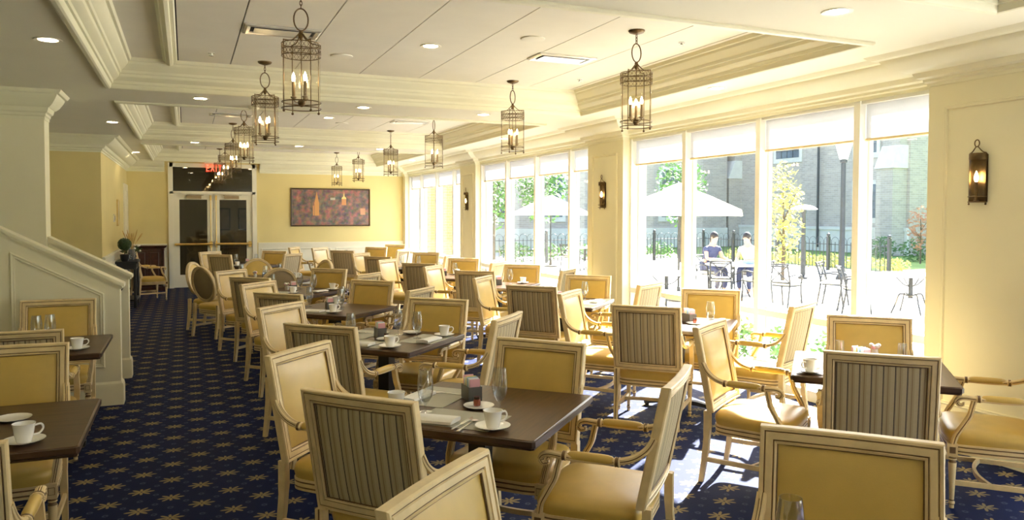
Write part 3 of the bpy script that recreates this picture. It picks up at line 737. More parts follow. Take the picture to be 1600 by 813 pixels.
# ------------------------------------------------------------------ tableware
cup = thing('coffee_cup', 'x', 'cup')
MB().lathe([(.027, 0), (.029, .007), (.036, .035), (.041, .068), (.044, .077), (.042, .077), (.039, .066), (.033, .03), (.022, .009)], 20, cap1=True).obj('bowl', 'china', cup, 50)
MB().tube(catmull([(.039, 0, .062), (.062, 0, .064), (.070, 0, .046), (.056, 0, .027), (.033, 0, .024)], 4), .0045, 6, upv=(0, 1, 0)).obj('handle', 'china', cup, 60)
sau_me = MB().lathe([(.03, 0), (.034, .004), (.055, .008), (.078, .017), (.079, .019), (.054, .0105), (.03, .007), (.004, .0065)], 28).mesh('saucer', 'china', 50)
pla_me = MB().lathe([(.045, 0), (.05, .003), (.062, .006), (.075, .012), (.076, .014), (.06, .0085), (.04, .006), (.004, .0055)], 28).mesh('bread_plate', 'china', 50)
gob_me = MB().lathe([(.032, 0), (.032, .002), (.008, .007), (.005, .016), (.006, .036), (.018, .050), (.032, .074), (.038, .108), (.0375, .145), (.030, .205), (.029, .205), (.036, .145), (.0365, .108), (.031, .077), (.017, .054), (.004, .047)], 20).mesh('water_goblet', 'tumbler_glass', 50)
tum_me = MB().lathe([(.033, 0), (.033, .002), (.0315, .002), (.024, .122), (.024, .128), (.026, .130), (.033, .005)], 20).mesh('upturned_tumbler', 'tumbler_glass', 50)
mat_me = MB().box(-.20, .20, -.14, .14, 0, .002).mesh('placemat', 'placemat_weave', 0)
def napkin_mesh():
    rs = []
    for x in (-.115, -.11, 0, .105, .115):
        rs.append([(x, yy, zz+.0035+.003*math.sin(x*40)) for yy, zz in ((-.05, .001), (-.054, .008), (-.05, .018), (-.01, .022), (.03, .019), (.047, .012), (.05, .001))])
    return MB().rings(rs).mesh('napkin', 'napkin', 50)
nap_me = napkin_mesh()
def flat_mesh(kind):
    mb = MB()
    if kind == 'knife': mb.rings([[(x, -h, .001), (x, h, .001), (x, h, .0035), (x, -h, .0035)] for x, h in ((-.11, .004), (-.10, .006), (-.02, .005), (-.01, .009), (.08, .010), (.10, .006), (.11, .001))])
    else:
        mb.rings([[(x, -h, z), (x, h, z), (x, h, z+.0025), (x, -h, z+.0025)] for x, h, z in ((-.10, .007, .001), (-.05, .004, .002), (.03, .003, .005), (.05, .011, .002), (.065, .012, .001))])
        if kind == 'fork':
            for dy in (-.0095, -.0032, .0032, .0095): mb.box(.064, .10, dy-.0016, dy+.0016, .001, .003)
        else: mb.lathe([(.001, .0), (.012, .001), (.016, .005)], 10, (.078, 0, .001))
    return mb.mesh(kind, 'steel', 40)
fl_me = {k: flat_mesh(k) for k in ('knife', 'fork', 'spoon')}
cad = thing('sugar_caddy', 'x', 'caddy')
MB().box(-.058, .058, -.036, .036, 0, .004).box(-.058, .058, -.036, -.033, 0, .075).box(-.058, .058, .033, .036, 0, .075).box(-.058, -.055, -.033, .033, 0, .075).box(.055, .058, -.033, .033, 0, .075).box(-.0015, .0015, -.033, .033, 0, .07).obj('holder', 'caddy_grey', cad, 0)
random.seed(5)
for i in range(9):
    x = -.048+.012*i+(.003 if i == 4 else 0)
    MB().box(x-.002, x+.002, -.027, .027, .006, .10+random.uniform(0, .02)).obj('packet', ['packet_pink', 'packet_white', 'packet_white', 'packet_blue', 'packet_white', 'packet_yellow', 'packet_white', 'packet_white', 'packet_pink'][i], cad, 0)
jar = thing('jam_jar', 'x', 'jar')
MB().lathe([(.016, 0), (.018, .004), (.018, .028), (.015, .033)], 12).obj('jar_body', 'jam', jar, 40)
MB().lathe([(.017, .033), (.017, .043), (.015, .045)], 12).obj('lid', 'coffee', jar, 40)
flw = thing('flower_posy', 'x', 'flowers')
MB().lathe([(.02, 0), (.026, .02), (.02, .05), (.022, .06)], 12).obj('vase', 'china', flw, 40)
for i in range(7):
    a = i*.9; MB().ell((.022*math.cos(a)*(i > 0), .022*math.sin(a)*(i > 0), .072+.006*(i % 3)), (.016, .016, .013), 8, 5).obj('bloom', ['packet_pink', 'flower_white', 'flower_white'][i % 3], flw, 60)
cups, cads, jars, flws = {}, {}, {}, {}
def single(me, name, loc, rz, label, cat, group):
    o = link(name, me); o.location = loc; o.rotation_euler = (0, 0, rz); return tag(o, label, cat, group)
def uv(tb, u, v, sq=False):
    x, y = TPOS[tb] if tb in TPOS else {'L1': (-.86, 3.985), 'L2': (-.99, 6.32), 'T5': RT}[tb]
    if tb in ('L1', 'L2', 'T5'): return x+u, y+v
    return x+(u-v)*.70711, y+(u+v)*.70711
PLC = {'n': 'near edge', 'f': 'far edge', 'l': 'left edge', 'r': 'right edge', 'c': 'centre', 'cl': 'centre left', 'cr': 'centre right'}
def lab(base, where, tb): return '%s at the %s of the %s' % (base, PLC[where], TN[tb])
BASE = {'L1': 0, 'L2': 0, 'T5': 0}
def setting(tb, items):
    b0 = BASE.get(tb, 45)
    mz = [(u, v, r_) for kk, u, v, r_, wv in items if kk == 'm']
    for kind, u, v, rot, wv in items:
        x, y = uv(tb, u, v); rz = R(b0+rot); z = TZ
        onmat = any(abs((u-mu)*math.cos(R(mr))+(v-mv)*math.sin(R(mr))) < .285 and abs(-(u-mu)*math.sin(R(mr))+(v-mv)*math.cos(R(mr))) < .225 for mu, mv, mr in mz)
        if onmat and kind != 'm': z += .0022
        if kind == 'c':
            single(sau_me, 'saucer', (x, y, z), 0, lab('white china saucer under a cup', wv, tb), 'saucer', 'saucers on the tables')
            place(cup, cups, (x, y, z+.0072), rz, lab('white china coffee cup', wv, tb), 'coffee cups on the tables')
        elif kind == 'g': single(gob_me, 'water_goblet', (x, y, z), 0, lab('clear stemmed water goblet', wv, tb), 'glass', 'water goblets on the tables')
        elif kind == 't': single(tum_me, 'upturned_tumbler', (x, y, z), 0, lab('clear tumbler turned upside down', wv, tb), 'glass', 'upturned tumblers')
        elif kind == 'p': single(pla_me, 'bread_plate', (x, y, z), 0, lab('small white plate', wv, tb), 'plate', 'small plates on the tables')
        elif kind == 'm': single(mat_me, 'placemat', (x, y, z), rz, lab('grey woven placemat', wv, tb), 'placemat', 'placemats on the tables')
        elif kind == 'n': single(nap_me, 'folded_napkin', (x, y, z), rz, lab('folded white napkin', wv, tb), 'napkin', 'napkins on the tables')
        elif kind in ('knife', 'fork', 'spoon'): single(fl_me[kind], kind, (x, y, z), rz, lab('polished steel '+kind, wv, tb), kind, 'cutlery on the tables')
        elif kind == 's': place(cad, cads, (x, y, z), rz, lab('sugar packet caddy', wv, tb), 'sugar caddies on the tables')
        elif kind == 'j': place(jar, jars, (x, y, z+.0095), rz, lab('small dark jam jar on a plate', wv, tb), 'jam jars on the tables')
        elif kind == 'f': place(flw, flws, (x, y, z), rz, lab('little posy of pale flowers', wv, tb), 'table posies')
#        kind   u     v    rot  where
setting('T1', [('m', -.25, -.01, 90, 'n'), ('m', .10, .30, 0, 'l'), ('n', -.34, .085, 90, 'n'), ('knife', -.32, -.055, 0, 'n'), ('spoon', -.34, -.09, 0, 'n'), ('c', -.345, -.215, -40, 'n'), ('g', -.03, -.115, 0, 'cr'), ('p', -.02, .0, 0, 'c'), ('j', -.02, .01, 0, 'c'),
               ('s', .11, .10, 45, 'c'), ('g', -.20, .20, 0, 'cl'), ('fork', .17, .27, 90, 'l'), ('n', .02, .37, 0, 'l'), ('c', -.20, .36, 60, 'l')])
setting('T2', [('m', -.26, .0, 90, 'n'), ('m', .10, -.29, 0, 'r'), ('m', .10, .29, 0, 'l'), ('c', -.34, -.235, -30, 'n'), ('c', .26, -.36, -60, 'r'), ('g', .10, -.21, 0, 'cr'), ('n', .01, -.36, 0, 'r'), ('n', -.345, .03, 90, 'n'), ('knife', -.30, -.09, 0, 'n'), ('s', .04, .08, 45, 'c'), ('p', -.07, -.04, 0, 'c'), ('j', -.07, -.04, 0, 'c'),
               ('g', .21, .02, 0, 'f'), ('g', -.18, .20, 0, 'cl'), ('p', .31, -.05, 0, 'f'), ('fork', .15, .27, 90, 'l'), ('c', -.19, .36, 60, 'l')])
setting('T3', [('m', -.26, .03, 90, 'n'), ('c', -.30, -.19, -30, 'n'), ('s', -.06, .02, 45, 'c'), ('g', .04, .34, 0, 'l'), ('n', -.33, .03, 90, 'n'), ('g', -.04, -.1, 0, 'cr'), ('g', .2, .05, 0, 'f'), ('c', .3, .2, 0, 'f')])
setting('T4', [('m', -.26, .03, 90, 'n'), ('c', .27, -.34, -50, 'r'), ('g', .08, -.2, 0, 'cr'), ('s', -.02, .03, 45, 'c'), ('n', .0, -.34, 0, 'r'), ('g', -.1, .28, 0, 'l'), ('c', -.3, -.18, 0, 'n'), ('g', .2, .1, 0, 'f'), ('f', .02, .16, 0, 'cl')])
setting('T5', [('g', -.3, .1, 0, 'l'), ('g', .0, -.3, 0, 'n'), ('g', .25, .2, 0, 'f'), ('c', -.5, -.05, 0, 'l'), ('c', .45, -.2, 0, 'r'), ('s', .05, .1, 0, 'c'), ('n', -.1, -.45, 0, 'n'), ('f', -.1, .2, 0, 'cl')])
setting('T6', [('g', -.1, .2, 0, 'l'), ('g', .1, -.1, 0, 'cr'), ('c', -.3, 0, 0, 'n'), ('s', .03, .05, 45, 'c')])
setting('R1', [('c', -.33, .345, 140, 'l'), ('t', .18, .17, 0, 'f'), ('t', .20, -.20, 0, 'r'), ('f', .36, -.05, 0, 'f'), ('s', .02, .05, 45, 'c'), ('m', -.24, .02, 90, 'n'), ('n', -.33, .02, 90, 'n'), ('spoon', -.25, .27, 20, 'l')])
setting('R2', [('p', -.03, -.14, 0, 'c'), ('j', -.03, -.14, 0, 'c'), ('g', -.03, -.27, 0, 'r'), ('s', .10, -.07, 45, 'c'), ('c', -.28, -.32, 0, 'n'), ('m', -.24, .04, 90, 'n'), ('n', -.32, .05, 90, 'n'), ('g', .2, .2, 0, 'f')])
setting('R3', [('c', -.32, -.22, 0, 'n'), ('g', .22, -.17, 0, 'r'), ('s', -.05, .06, 45, 'c'), ('p', -.1, -.09, 0, 'c'), ('m', .02, -.27, 0, 'r'), ('n', .02, -.35, 0, 'r'), ('g', .1, .2, 0, 'cl')])
setting('R4', [('g', .1, .25, 0, 'l'), ('g', .2, -.1, 0, 'f'), ('c', .3, -.25, 0, 'r'), ('s', 0, 0, 45, 'c'), ('n', -.3, .1, 90, 'n')])
setting('R5', [('g', .1, .1, 0, 'f'), ('g', .0, -.2, 0, 'r'), ('c', .28, -.1, 0, 'f'), ('s', 0, 0, 45, 'c')])
setting('R6', [('g', .1, .1, 0, 'f'), ('g', .1, -.25, 0, 'r'), ('c', -.2, .32, 0, 'l')])
setting('R7', [('c', -.05, .40, 0, 'l'), ('n', .2, .28, 0, 'l'), ('g', -.2, .2, 0, 'cl')])
setting('L1', [('c', .235, -.315, 20, 'n'), ('g', .03, .03, 0, 'c'), ('p', .12, .12, 0, 'c'), ('s', -.12, .0, 0, 'c')])
setting('L2', [('c', .285, -.26, 10, 'n'), ('g', -.02, .15, 0, 'cl'), ('g', .06, .19, 0, 'f')])
setting('T0', [('g', .20, .06, 0, 'f'), ('s', 0, 0, 45, 'c'), ('c', -.3, .3, 0, 'l')])

# ------------------------------------------------------------------ lanterns, sconces, ceiling fittings
def make_lantern():
    t = thing('pendant_lantern', 'x', 'pendant lamp')     # origin at the ceiling plate
    MB().lathe([(.001, -.03), (.02, -.03), (.055, -.018), (.065, -.006), (.065, 0)], 20).obj('ceiling_plate', 'bronze', t, 40)
    mb = MB()
    for i, z in enumerate((-.045, -.068, -.091)):
        q = [(.008*math.cos(a), 0, z+.016*math.sin(a)) if i % 2 else (0, .008*math.cos(a), z+.016*math.sin(a)) for a in [2*math.pi*k/12 for k in range(12)]]
        mb.tube(q, .0028, 5, closed=True, upv=(.6, .8, 0.01))
    ch = mb.obj('chain', 'bronze', t, 60)
    ch['kind'] = 'stuff'
    MB().tube([(.046*math.cos(2*math.pi*k/24), 0, -.175+.072*math.sin(2*math.pi*k/24)) for k in range(24)], .005, 6, closed=True, upv=(0, 1, 0)).obj('ring', 'bronze', t, 60)
    r = .125
    MB().lathe([(.006, -.245), (.014, -.252), (.012, -.268), (.02, -.28), (.012, -.30), (.004, -.31)], 10).obj('finial', 'bronze', t, 40)
    rods = [R(20+90*i) for i in range(4)]
    for a in rods:
        c_, s_ = math.cos(a), math.sin(a)
        MB().tube(catmull([(.012*c_, .012*s_, -.265), (.035*c_, .035*s_, -.29), (.07*c_, .07*s_, -.318), (r*c_, r*s_, -.322)], 4), .004, 6).obj('scroll_arm', 'bronze', t, 60)
        MB().tube([(r*c_, r*s_, -.318), (r*c_, r*s_, -.775)], .0034, 6).ell((r*c_, r*s_, -.778), (.009, .009, .009), 8, 5).obj('upright', 'bronze', t, 60)
    gal = MB()
    n = 26
    for z in (-.335, -.375, -.415): gal.tube([(r*math.cos(2*math.pi*k/32), r*math.sin(2*math.pi*k/32), z) for k in range(32)], .0032, 5, closed=True)
    for z0, z1 in ((-.335, -.375), (-.375, -.415)):
        for k in range(n):
            for d in (-1, 1):
                a0, a1 = 2*math.pi*k/n, 2*math.pi*(k+d)/n
                gal.tube([(r*math.cos(a0), r*math.sin(a0), z0), (r*1.0*math.cos((a0+a1)/2), r*math.sin((a0+a1)/2), (z0+z1)/2), (r*math.cos(a1), r*math.sin(a1), z1)], .0014, 3)
    g = gal.obj('pierced_gallery', 'bronze', t, 60); g['kind'] = 'stuff'
    MB().lathe([(r-.004, -.325), (r-.004, -.735)], 28, cap0=False, cap1=False).obj('glass_cylinder', 'lantern_glass', t, 60)
    for z, rr in ((-.715, r), (-.755, r)):
        MB().tube([(rr*math.cos(2*math.pi*k/32), rr*math.sin(2*math.pi*k/32), z) for k in range(32)], .0038, 5, closed=True).obj('hoop', 'bronze', t, 60)
    MB().lathe([(.003, -.30), (.003, -.70), (.022, -.705), (.026, -.72), (.018, -.735), (.006, -.745)], 10).obj('stem', 'bronze', t, 40)
    for k in range(3):
        a = R(50+120*k); x, y = .05*math.cos(a), .05*math.sin(a)
        cn = MB().tube([(0, 0, -.72), (x*.7, y*.7, -.715), (x, y, -.70)], .004, 5).lathe([(.004, -.70), (.018, -.688), (.020, -.680), (.011, -.676), (.0105, -.585), (.0105, -.58)], 10, (x, y, 0)).obj('candle', 'candle_sleeve', t, 40)
        MB().lathe([(.006, -.582), (.011, -.568), (.012, -.556), (.008, -.538), (.001, -.520)], 10, (x, y, 0)).obj('flame_bulb', 'bulb_glow', cn, 60)
    return t
lan, lans = make_lantern(), {}
LY = [5.20, 7.68, 10.55, 13.05, 15.75, 18.2]
for i, y in enumerate(LY):
    place(lan, lans, (.71, y, ZR), R(17*i), 'bronze and glass candle lantern, %s from the camera in the left row' % ORD[i], 'candle lanterns in two rows')
    place(lan, lans, (3.28, y, ZR), R(23*i+8), 'bronze and glass candle lantern, %s from the camera in the window row' % ORD[i], 'candle lanterns in two rows')
def make_sconce():
    t = thing('wall_sconce', 'x', 'sconce')      # origin on the wall, lamp towards -X
    H = .17
    MB().lathe([(.062, -H), (.062, H*.95)], 16, a0=-math.pi/2-.2, a1=math.pi/2+.2, cap0=False, cap1=False, T=lambda x, y, z: (-.002-.02+x*.35, y, z)).box(-.006, 0, -.06, .06, -H, H*.95).obj('back_plate', 'bronze', t, 40)
    MB().lathe([(.060, H*.72), (.062, H*.75), (.062, H*.96), (.058, H)], 18, a0=math.pi/2, a1=3*math.pi/2, cap0=False, cap1=False, T=lambda x, y, z: (x-.012, y, z)).add([(-.012, -.06, H), (-.07, -.03, H), (-.07, .03, H), (-.012, .06, H)], [(0, 1, 2, 3)]).obj('hood', 'bronze', t, 40)
    MB().lathe([(.058, -H*.9), (.058, H*.72)], 18, a0=math.pi/2, a1=3*math.pi/2, cap0=False, cap1=False, T=lambda x, y, z: (x-.012, y, z)).obj('glass_front', 'lantern_glass', t, 60)
    for z in (-H*.78, -H):
        MB().tube([(-.012+.062*math.cos(a), .062*math.sin(a), z) for a in [math.pi/2+math.pi*k/14 for k in range(15)]], .004, 5).obj('hoop', 'bronze', t, 60)
    for a in (R(100), R(260)):
        x, y = -.012+.062*math.cos(a), .062*math.sin(a)
        MB().tube([(x, y, H*.8), (x, y, -H-.012)], .0035, 5).ell((x, y, -H-.014), (.007, .007, .007), 8, 5).obj('upright', 'bronze', t, 60)
        MB().tube(catmull([(x, y, H), (-.03, y*.6, H+.01), (-.035, y*.12, H+.045)], 4), .004, 5).obj('scroll_arm', 'bronze', t, 60)
    MB().tube([(-.035, .018*math.cos(2*math.pi*k/16), H+.068+.024*math.sin(2*math.pi*k/16)) for k in range(16)], .0042, 5, closed=True, upv=(1, 0, 0)).obj('ring', 'bronze', t, 60)
    cn = MB().lathe([(.004, -H), (.02, -H+.01), (.012, -H+.02), (.0105, -.035), (.0105, -.03)], 10, (-.035, 0, 0)).obj('candle', 'bronze', t, 40)
    MB().lathe([(.006, -.032), (.014, -.012), (.015, .0), (.010, .022), (.001, .046)], 10, (-.035, 0, 0)).obj('flame_bulb', 'bulb_glow', cn, 60)
    return t
sc_, scs = make_sconce(), {}
for y, l_ in ((3.64, 'nearest pilaster at the right edge'), (8.86, 'middle pilaster'), (14.2, 'far pilaster')):
    place(sc_, scs, (XP, y, 1.965), 0, 'bronze candle wall sconce on the '+l_, 'wall sconces on the pilasters')

dl = thing('downlight', 'x', 'ceiling light')
MB().lathe([(.062, .0), (.064, -.004), (.088, -.006), (.09, 0)], 24, cap0=False, cap1=False).obj('trim_ring', 'white_trim', dl, 40)
MB().lathe([(.06, .0), (.06, -.002)], 24).obj('lens', 'lamp_glow', dl, 40)
dls = {}
for x, y, z, l_ in ((-.86, 6.15, ZS, 'on the left soffit nearest the camera'), (-.87, 11.3, ZS, 'on the left soffit past the stair'), (-.88, 16.6, ZS, 'on the left soffit near the doors'),
                    (.155, 8.62, ZS, 'on the first crossbeam, left end'), (1.85, 8.6, ZS, 'on the first crossbeam, middle'), (3.3, 8.62, ZS, 'on the first crossbeam, right end'),
                    (.155, 13.95, ZS, 'on the second crossbeam, left end'), (1.85, 13.95, ZS, 'on the second crossbeam, middle'), (3.3, 13.95, ZS, 'on the second crossbeam, right end'),
                    (1.957, 6.38, ZR, 'in the middle of the nearest coffer'), (1.99, 11.7, ZR, 'in the middle of the second coffer'), (1.99, 16.7, ZR, 'in the middle of the third coffer'),
                    (3.54, 3.43, ZS, 'on the near crossbeam at the top right'), (4.63, 5.93, ZS, 'on the soffit over the near windows'), (4.63, 11.2, ZS, 'on the soffit over the middle windows'), (4.63, 16.5, ZS, 'on the soffit over the far windows'),
                    (.155, 3.45, ZS, 'added as fill on the near crossbeam above the frame'), (1.85, 3.45, ZS, 'added as fill on the near crossbeam over the camera aisle'), (1.957, .9, ZR, 'added as fill in the coffer over the camera'), (-.86, .9, ZS, 'added as fill on the left soffit behind the camera'), (.3, -1.7, ZS, 'added as fill on the beam behind the camera, left one'), (2.8, -1.7, ZS, 'added as fill on the beam behind the camera, right one'), (.0, 21.6, ZS, 'added to brighten the lobby beyond the doors, left one'), (1.6, 21.6, ZS, 'added to brighten the lobby beyond the doors, right one')):  # unseen downlights added as fill; lobby pair added to brighten the door glass
    place(dl, dls, (x, y, z), 0, 'glowing round recessed downlight '+l_, 'recessed downlights')
spk_me = MB().lathe([(.10, 0), (.10, -.008), (.085, -.012), (.001, -.012)], 24).mesh('ceiling_speaker', 'panel_paint', 40)
for x, y, l_ in ((1.33, 7.1, 'behind the nearest left lantern'), (2.645, 5.77, 'beside the nearest window-row lantern'), (2.3, 12.3, 'in the second coffer')):
    single(spk_me, 'ceiling_speaker', (x, y, ZR), 0, 'round white ceiling speaker '+l_, 'speaker', 'ceiling speakers')
vt = thing('air_vent', 'x', 'vent')
mbv = MB(); h = .29
MB().hsweep([(-h, -.15), (h, -.15), (h, .15), (-h, .15)], [(0, 0), (0, -.012), (.02, -.02), (.045, -.012), (.05, 0)], closed=True).obj('vent_frame', 'vent_metal', vt, 30)
MB().box(-h+.05, h-.05, -.095, .095, -.004, -.002).obj('vent_opening', 'dark_gap', vt, 0)
MB().box(-h+.075, h-.075, -.07, .095, -.016, -.012).obj('vent_plaque', 'vent_metal', vt, 0)
vts = {}
for x, y, l_ in ((.72, 6.33, 'behind the nearest left lantern'), (3.22, 6.38, 'behind the nearest window-row lantern'), (.62, 11.9, 'in the second coffer, left end'), (3.25, 11.7, 'in the second coffer, right end'), (.7, 16.9, 'in the third coffer, left end'), (3.2, 16.9, 'in the third coffer, right end')):
    place(vt, vts, (x, y, ZR), 0, 'rectangular metal air vent %s' % l_, 'ceiling air vents')
spr_me = MB().lathe([(.03, 0), (.03, -.004), (.012, -.006), (.010, -.02), (.022, -.024), (.022, -.027), (.001, -.028)], 14).mesh('sprinkler_head', 'vent_metal', 40)
for x, y, l_ in ((.23, 7.45, 'left end of the nearest coffer'), (3.85, 5.4, 'right of the nearest window-row lantern'), (3.9, 7.3, 'right end of the nearest coffer')):
    single(spr_me, 'sprinkler_head', (x, y, ZR), 0, 'small round sprinkler head at the '+l_, 'sprinkler', 'sprinkler heads')
single(MB().lathe([(.06, 0), (.06, -.02), (.045, -.04), (.001, -.044)], 20).mesh('smoke_detector', 'white_trim', 40), 'smoke_detector', (.71, 9.0, ZS), 0, 'white dome smoke detector on the first crossbeam', 'detector', None)

# exit sign hung in front of the transom
ex = thing('exit_sign', 'clear hanging sign with red EXIT letters above the doors', 'sign', (.62, 18.92, 2.78))
MB().box(-.20, .20, -.004, .004, -.12, .075).obj('sign_panel', 'lantern_glass', ex, 0)
MB().box(-.21, .21, -.03, .03, .075, .12).obj('housing', 'white_trim', ex, 0)
def strokes(name, segs, x0):
    mb = MB()
    for (a, b, c_, d) in segs:
        L = math.hypot(c_-a, d-b); ux, uz = (c_-a)/L, (d-b)/L; q = .008
        p = [(a-uz*q, b+ux*q), (a+uz*q, b-ux*q), (c_+uz*q, d-ux*q), (c_-uz*q, d+ux*q)]
        mb.add([(x0+px, yy, pz) for yy in (-.010, -.005) for px, pz in p], [(0, 1, 2, 3), (7, 6, 5, 4), (0, 4, 5, 1), (1, 5, 6, 2), (2, 6, 7, 3), (3, 7, 4, 0)])
    o = mb.obj(name, 'exit_red', ex, 0)
lo, hi = -.10, .05
strokes('letter', [(0, lo, 0, hi), (-.008, hi-.008, .06, hi-.008), (-.008, lo+.008, .06, lo+.008), (0, (lo+hi)/2, .05, (lo+hi)/2)], -.165)
strokes('letter', [(0, lo, .07, hi), (0, hi, .07, lo)], -.075)
strokes('letter', [(0, lo, 0, hi)], .04)
strokes('letter', [(.035, lo, .035, hi), (0, hi-.008, .07, hi-.008)], .085)

# picture on the far wall
pc = thing('framed_picture', 'wide dark-framed picture of a city at dusk with lit towers', 'picture', (3.29, YF-.02, 1.867))
MB().box(-.95, .95, -.004, .012, -.45, .45).obj('print', 'city_picture', pc, 0)
MB().hsweep([(-.96, -.46), (.96, -.46), (.96, .46), (-.96, .46)], [(0, .015), (0, -.028), (.010, -.032), (.026, -.026), (.030, -.008), (.03, .015)], closed=True, loop=True, mats=[0, 0, 0, 1, 0, 0], T=lambda x, y, z: (x, z, y)).obj('frame', ['walnut_edge', 'brass'], pc, 25)

# left rear corner: console with plants, cabinet, wall fittings
cs = thing('console_table', 'black console table holding vases in the left rear corner', 'table', (-1.0, 15.75, 0))
MB().box(-.17, .19, -.45, .45, .80, .84).obj('table_top', 'black_iron', cs, 0)
MB().box(-.15, .17, -.43, .43, .70, .80).obj('apron', 'black_iron', cs, 0)
MB().box(-.15, .17, -.43, .43, .12, .15).obj('lower_shelf', 'black_iron', cs, 0)
for x in (-.13, .15):
    for y in (-.41, .41): MB().lathe([(.03, 0), (.03, .1), (.022, .2), (.032, .4), (.022, .6), (.03, .7)], 10, (x, y, 0)).obj('leg', 'black_iron', cs, 40)
def vase(loc, prof, label, m_='black_iron'):
    return tag(link('vase', MB().lathe(prof, 16).mesh('vase', m_, 50)), label, 'vase'), loc
v1 = thing('topiary_pot', 'clipped dark green ball topiary in a pot on the black console', 'plant', (-1.02, 15.42, .84))
MB().lathe([(.05, 0), (.07, .04), (.08, .12), (.07, .13)], 14).obj('pot', 'black_iron', v1, 40)
MB().tube([(0, 0, .1), (0, 0, .24)], .01).obj('stem', 'bark', v1)
random.seed(11)
mb = MB()
for i in range(420):
    v = Vector((random.gauss(0, 1), random.gauss(0, 1), random.gauss(0, 1))).normalized(); p = v*.105+Vector((0, 0, .31))
    a = v.orthogonal().normalized()*.017; b = v.cross(a)
    mb.add([p-a+v*.006, p-b*.6, p+a+v*.012, p+b*.6], [(0, 1, 2, 3)])
mb.ell((0, 0, .31), (.1, .1, .1), 12, 8)
mb.obj('foliage', 'leaf_dark', v1, 0)
v2 = thing('wheat_vase', 'tall spray of dried golden wheat in a vase on the console', 'vase', (-.93, 15.85, .84))
MB().lathe([(.05, 0), (.075, .08), (.05, .17), (.055, .2)], 14).obj('vase', 'black_iron', v2, 40)
for i in range(13):
    a = i*2.4; k = .07+.13*random.random(); hh = .46+.12*random.random()
    MB().tube(catmull([(0, 0, .15), (k*.4*math.cos(a), k*.4*math.sin(a), .32), (k*math.cos(a), k*math.sin(a), hh)], 3), .004, 4, sc=[1]*4+[2.2, 2.8, .8], mi=0).obj('wheat_stalk', 'wheat', v2, 60)
v3 = thing('flower_arrangement', 'low arrangement of white flowers and greenery on the console end', 'flowers', (-.95, 16.08, .84))
MB().lathe([(.05, 0), (.09, .05), (.07, .1)], 14).obj('bowl', 'black_iron', v3, 40)
mb = MB()
for i in range(60):
    a = random.uniform(0, 6.28); el = random.uniform(.1, 1.3); d = Vector((math.cos(a)*math.cos(el), math.sin(a)*math.cos(el), math.sin(el)))
    p = Vector((0, 0, .1))+d*random.uniform(.09, .19); s1 = d.orthogonal().normalized()*.022; s2 = d*.045
    mb.add([p-s2, p-s1, p+s2, p+s1], [(0, 1, 2, 3)])
mb.obj('greenery', 'leaf_dark', v3, 0)
for i in range(12):
    a = i*2.4; MB().ell((.14*math.cos(a), .14*math.sin(a), .16+.05*(i % 3)), (.026, .026, .02), 8, 5).obj('bloom', 'flower_white', v3, 60)
v4 = tag(link('hurricane_glass', MB().lathe([(.05, 0), (.055, .02), (.07, .12), (.05, .24), (.055, .26)], 16).mesh('hurricane_glass', 'tumbler_glass', 50)), 'clear glass hurricane vase between the topiary and the wheat', 'vase'); v4.location = (-.93, 15.64, .84)
cb = thing('mahogany_cabinet', 'dark mahogany cabinet with fluted side posts beside the double doors', 'cabinet', (-.78, 18.76, 0))
MB().box(-.33, .33, -.20, .22, .08, .94).obj('body', 'mahogany', cb, 0)
MB().rings([[(-.37-d, -.25-d, z), (.37+d, -.25-d, z), (.37+d, .24, z), (-.37-d, .24, z)] for d, z in ((-.03, .94), (0, .96), (.02, .985), (.02, 1.0))]).obj('top', 'mahogany', cb, 30)
MB().box(-.36, .36, -.24, .23, 0, .09).obj('plinth', 'mahogany', cb, 0)
for x in (-.31, .31): MB().lathe([(.035, .09), (.035, .12), (.026, .14), (.024, .88), (.034, .90), (.034, .94)], 12, (x, -.215, 0)).obj('post', 'mahogany', cb, 40)
for x0, x1 in ((-.27, -.005), (.005, .27)):
    d_ = MB().box(x0, x1, -.222, -.20, .12, .90).obj('door', 'mahogany', cb, 0)
    MB().hsweep([(x0+.04, .16), (x1-.04, .16), (x1-.04, .86), (x0+.04, .86)], [(0, 0), (0, .006), (.015, .012), (.02, 0)], closed=True, T=lambda x, y, z: (x, -.222-z, y)).obj('door_moulding', 'mahogany', d_, 25)
    kx = x1-.02 if x0 < -.1 else x0+.02
    MB().ell((kx, -.235, .52), (.01, .012, .01), 8, 5).obj('knob', 'brass', d_)
nt_ = thing('framed_notice', 'small gilt-framed notice on the left rear wall', 'frame', (-1.19, 16.35, 1.72))
MB().box(-.01, .012, -.14, .14, -.24, .24).obj('print', 'packet_white', nt_, 0)
MB().hsweep([(-.15, -.25), (.15, -.25), (.15, .25), (-.15, .25)], [(0, -.01), (0, .02), (.025, .024), (.03, .01), (.03, -.01)], closed=True, loop=True, T=lambda x, y, z: (z, x, y)).obj('frame', 'plaque', nt_, 25)
th_ = thing('wall_thermostat', 'small grey thermostat on the wall beside the gilt notice', 'thermostat', (-1.2, 15.55, 1.62))
MB().box(0, .02, -.05, .05, -.07, .07).obj('plate', 'packet_white', th_, 0)
MB().box(.02, .028, -.03, .03, -.045, .045).obj('display', 'switch_grey', th_, 0)
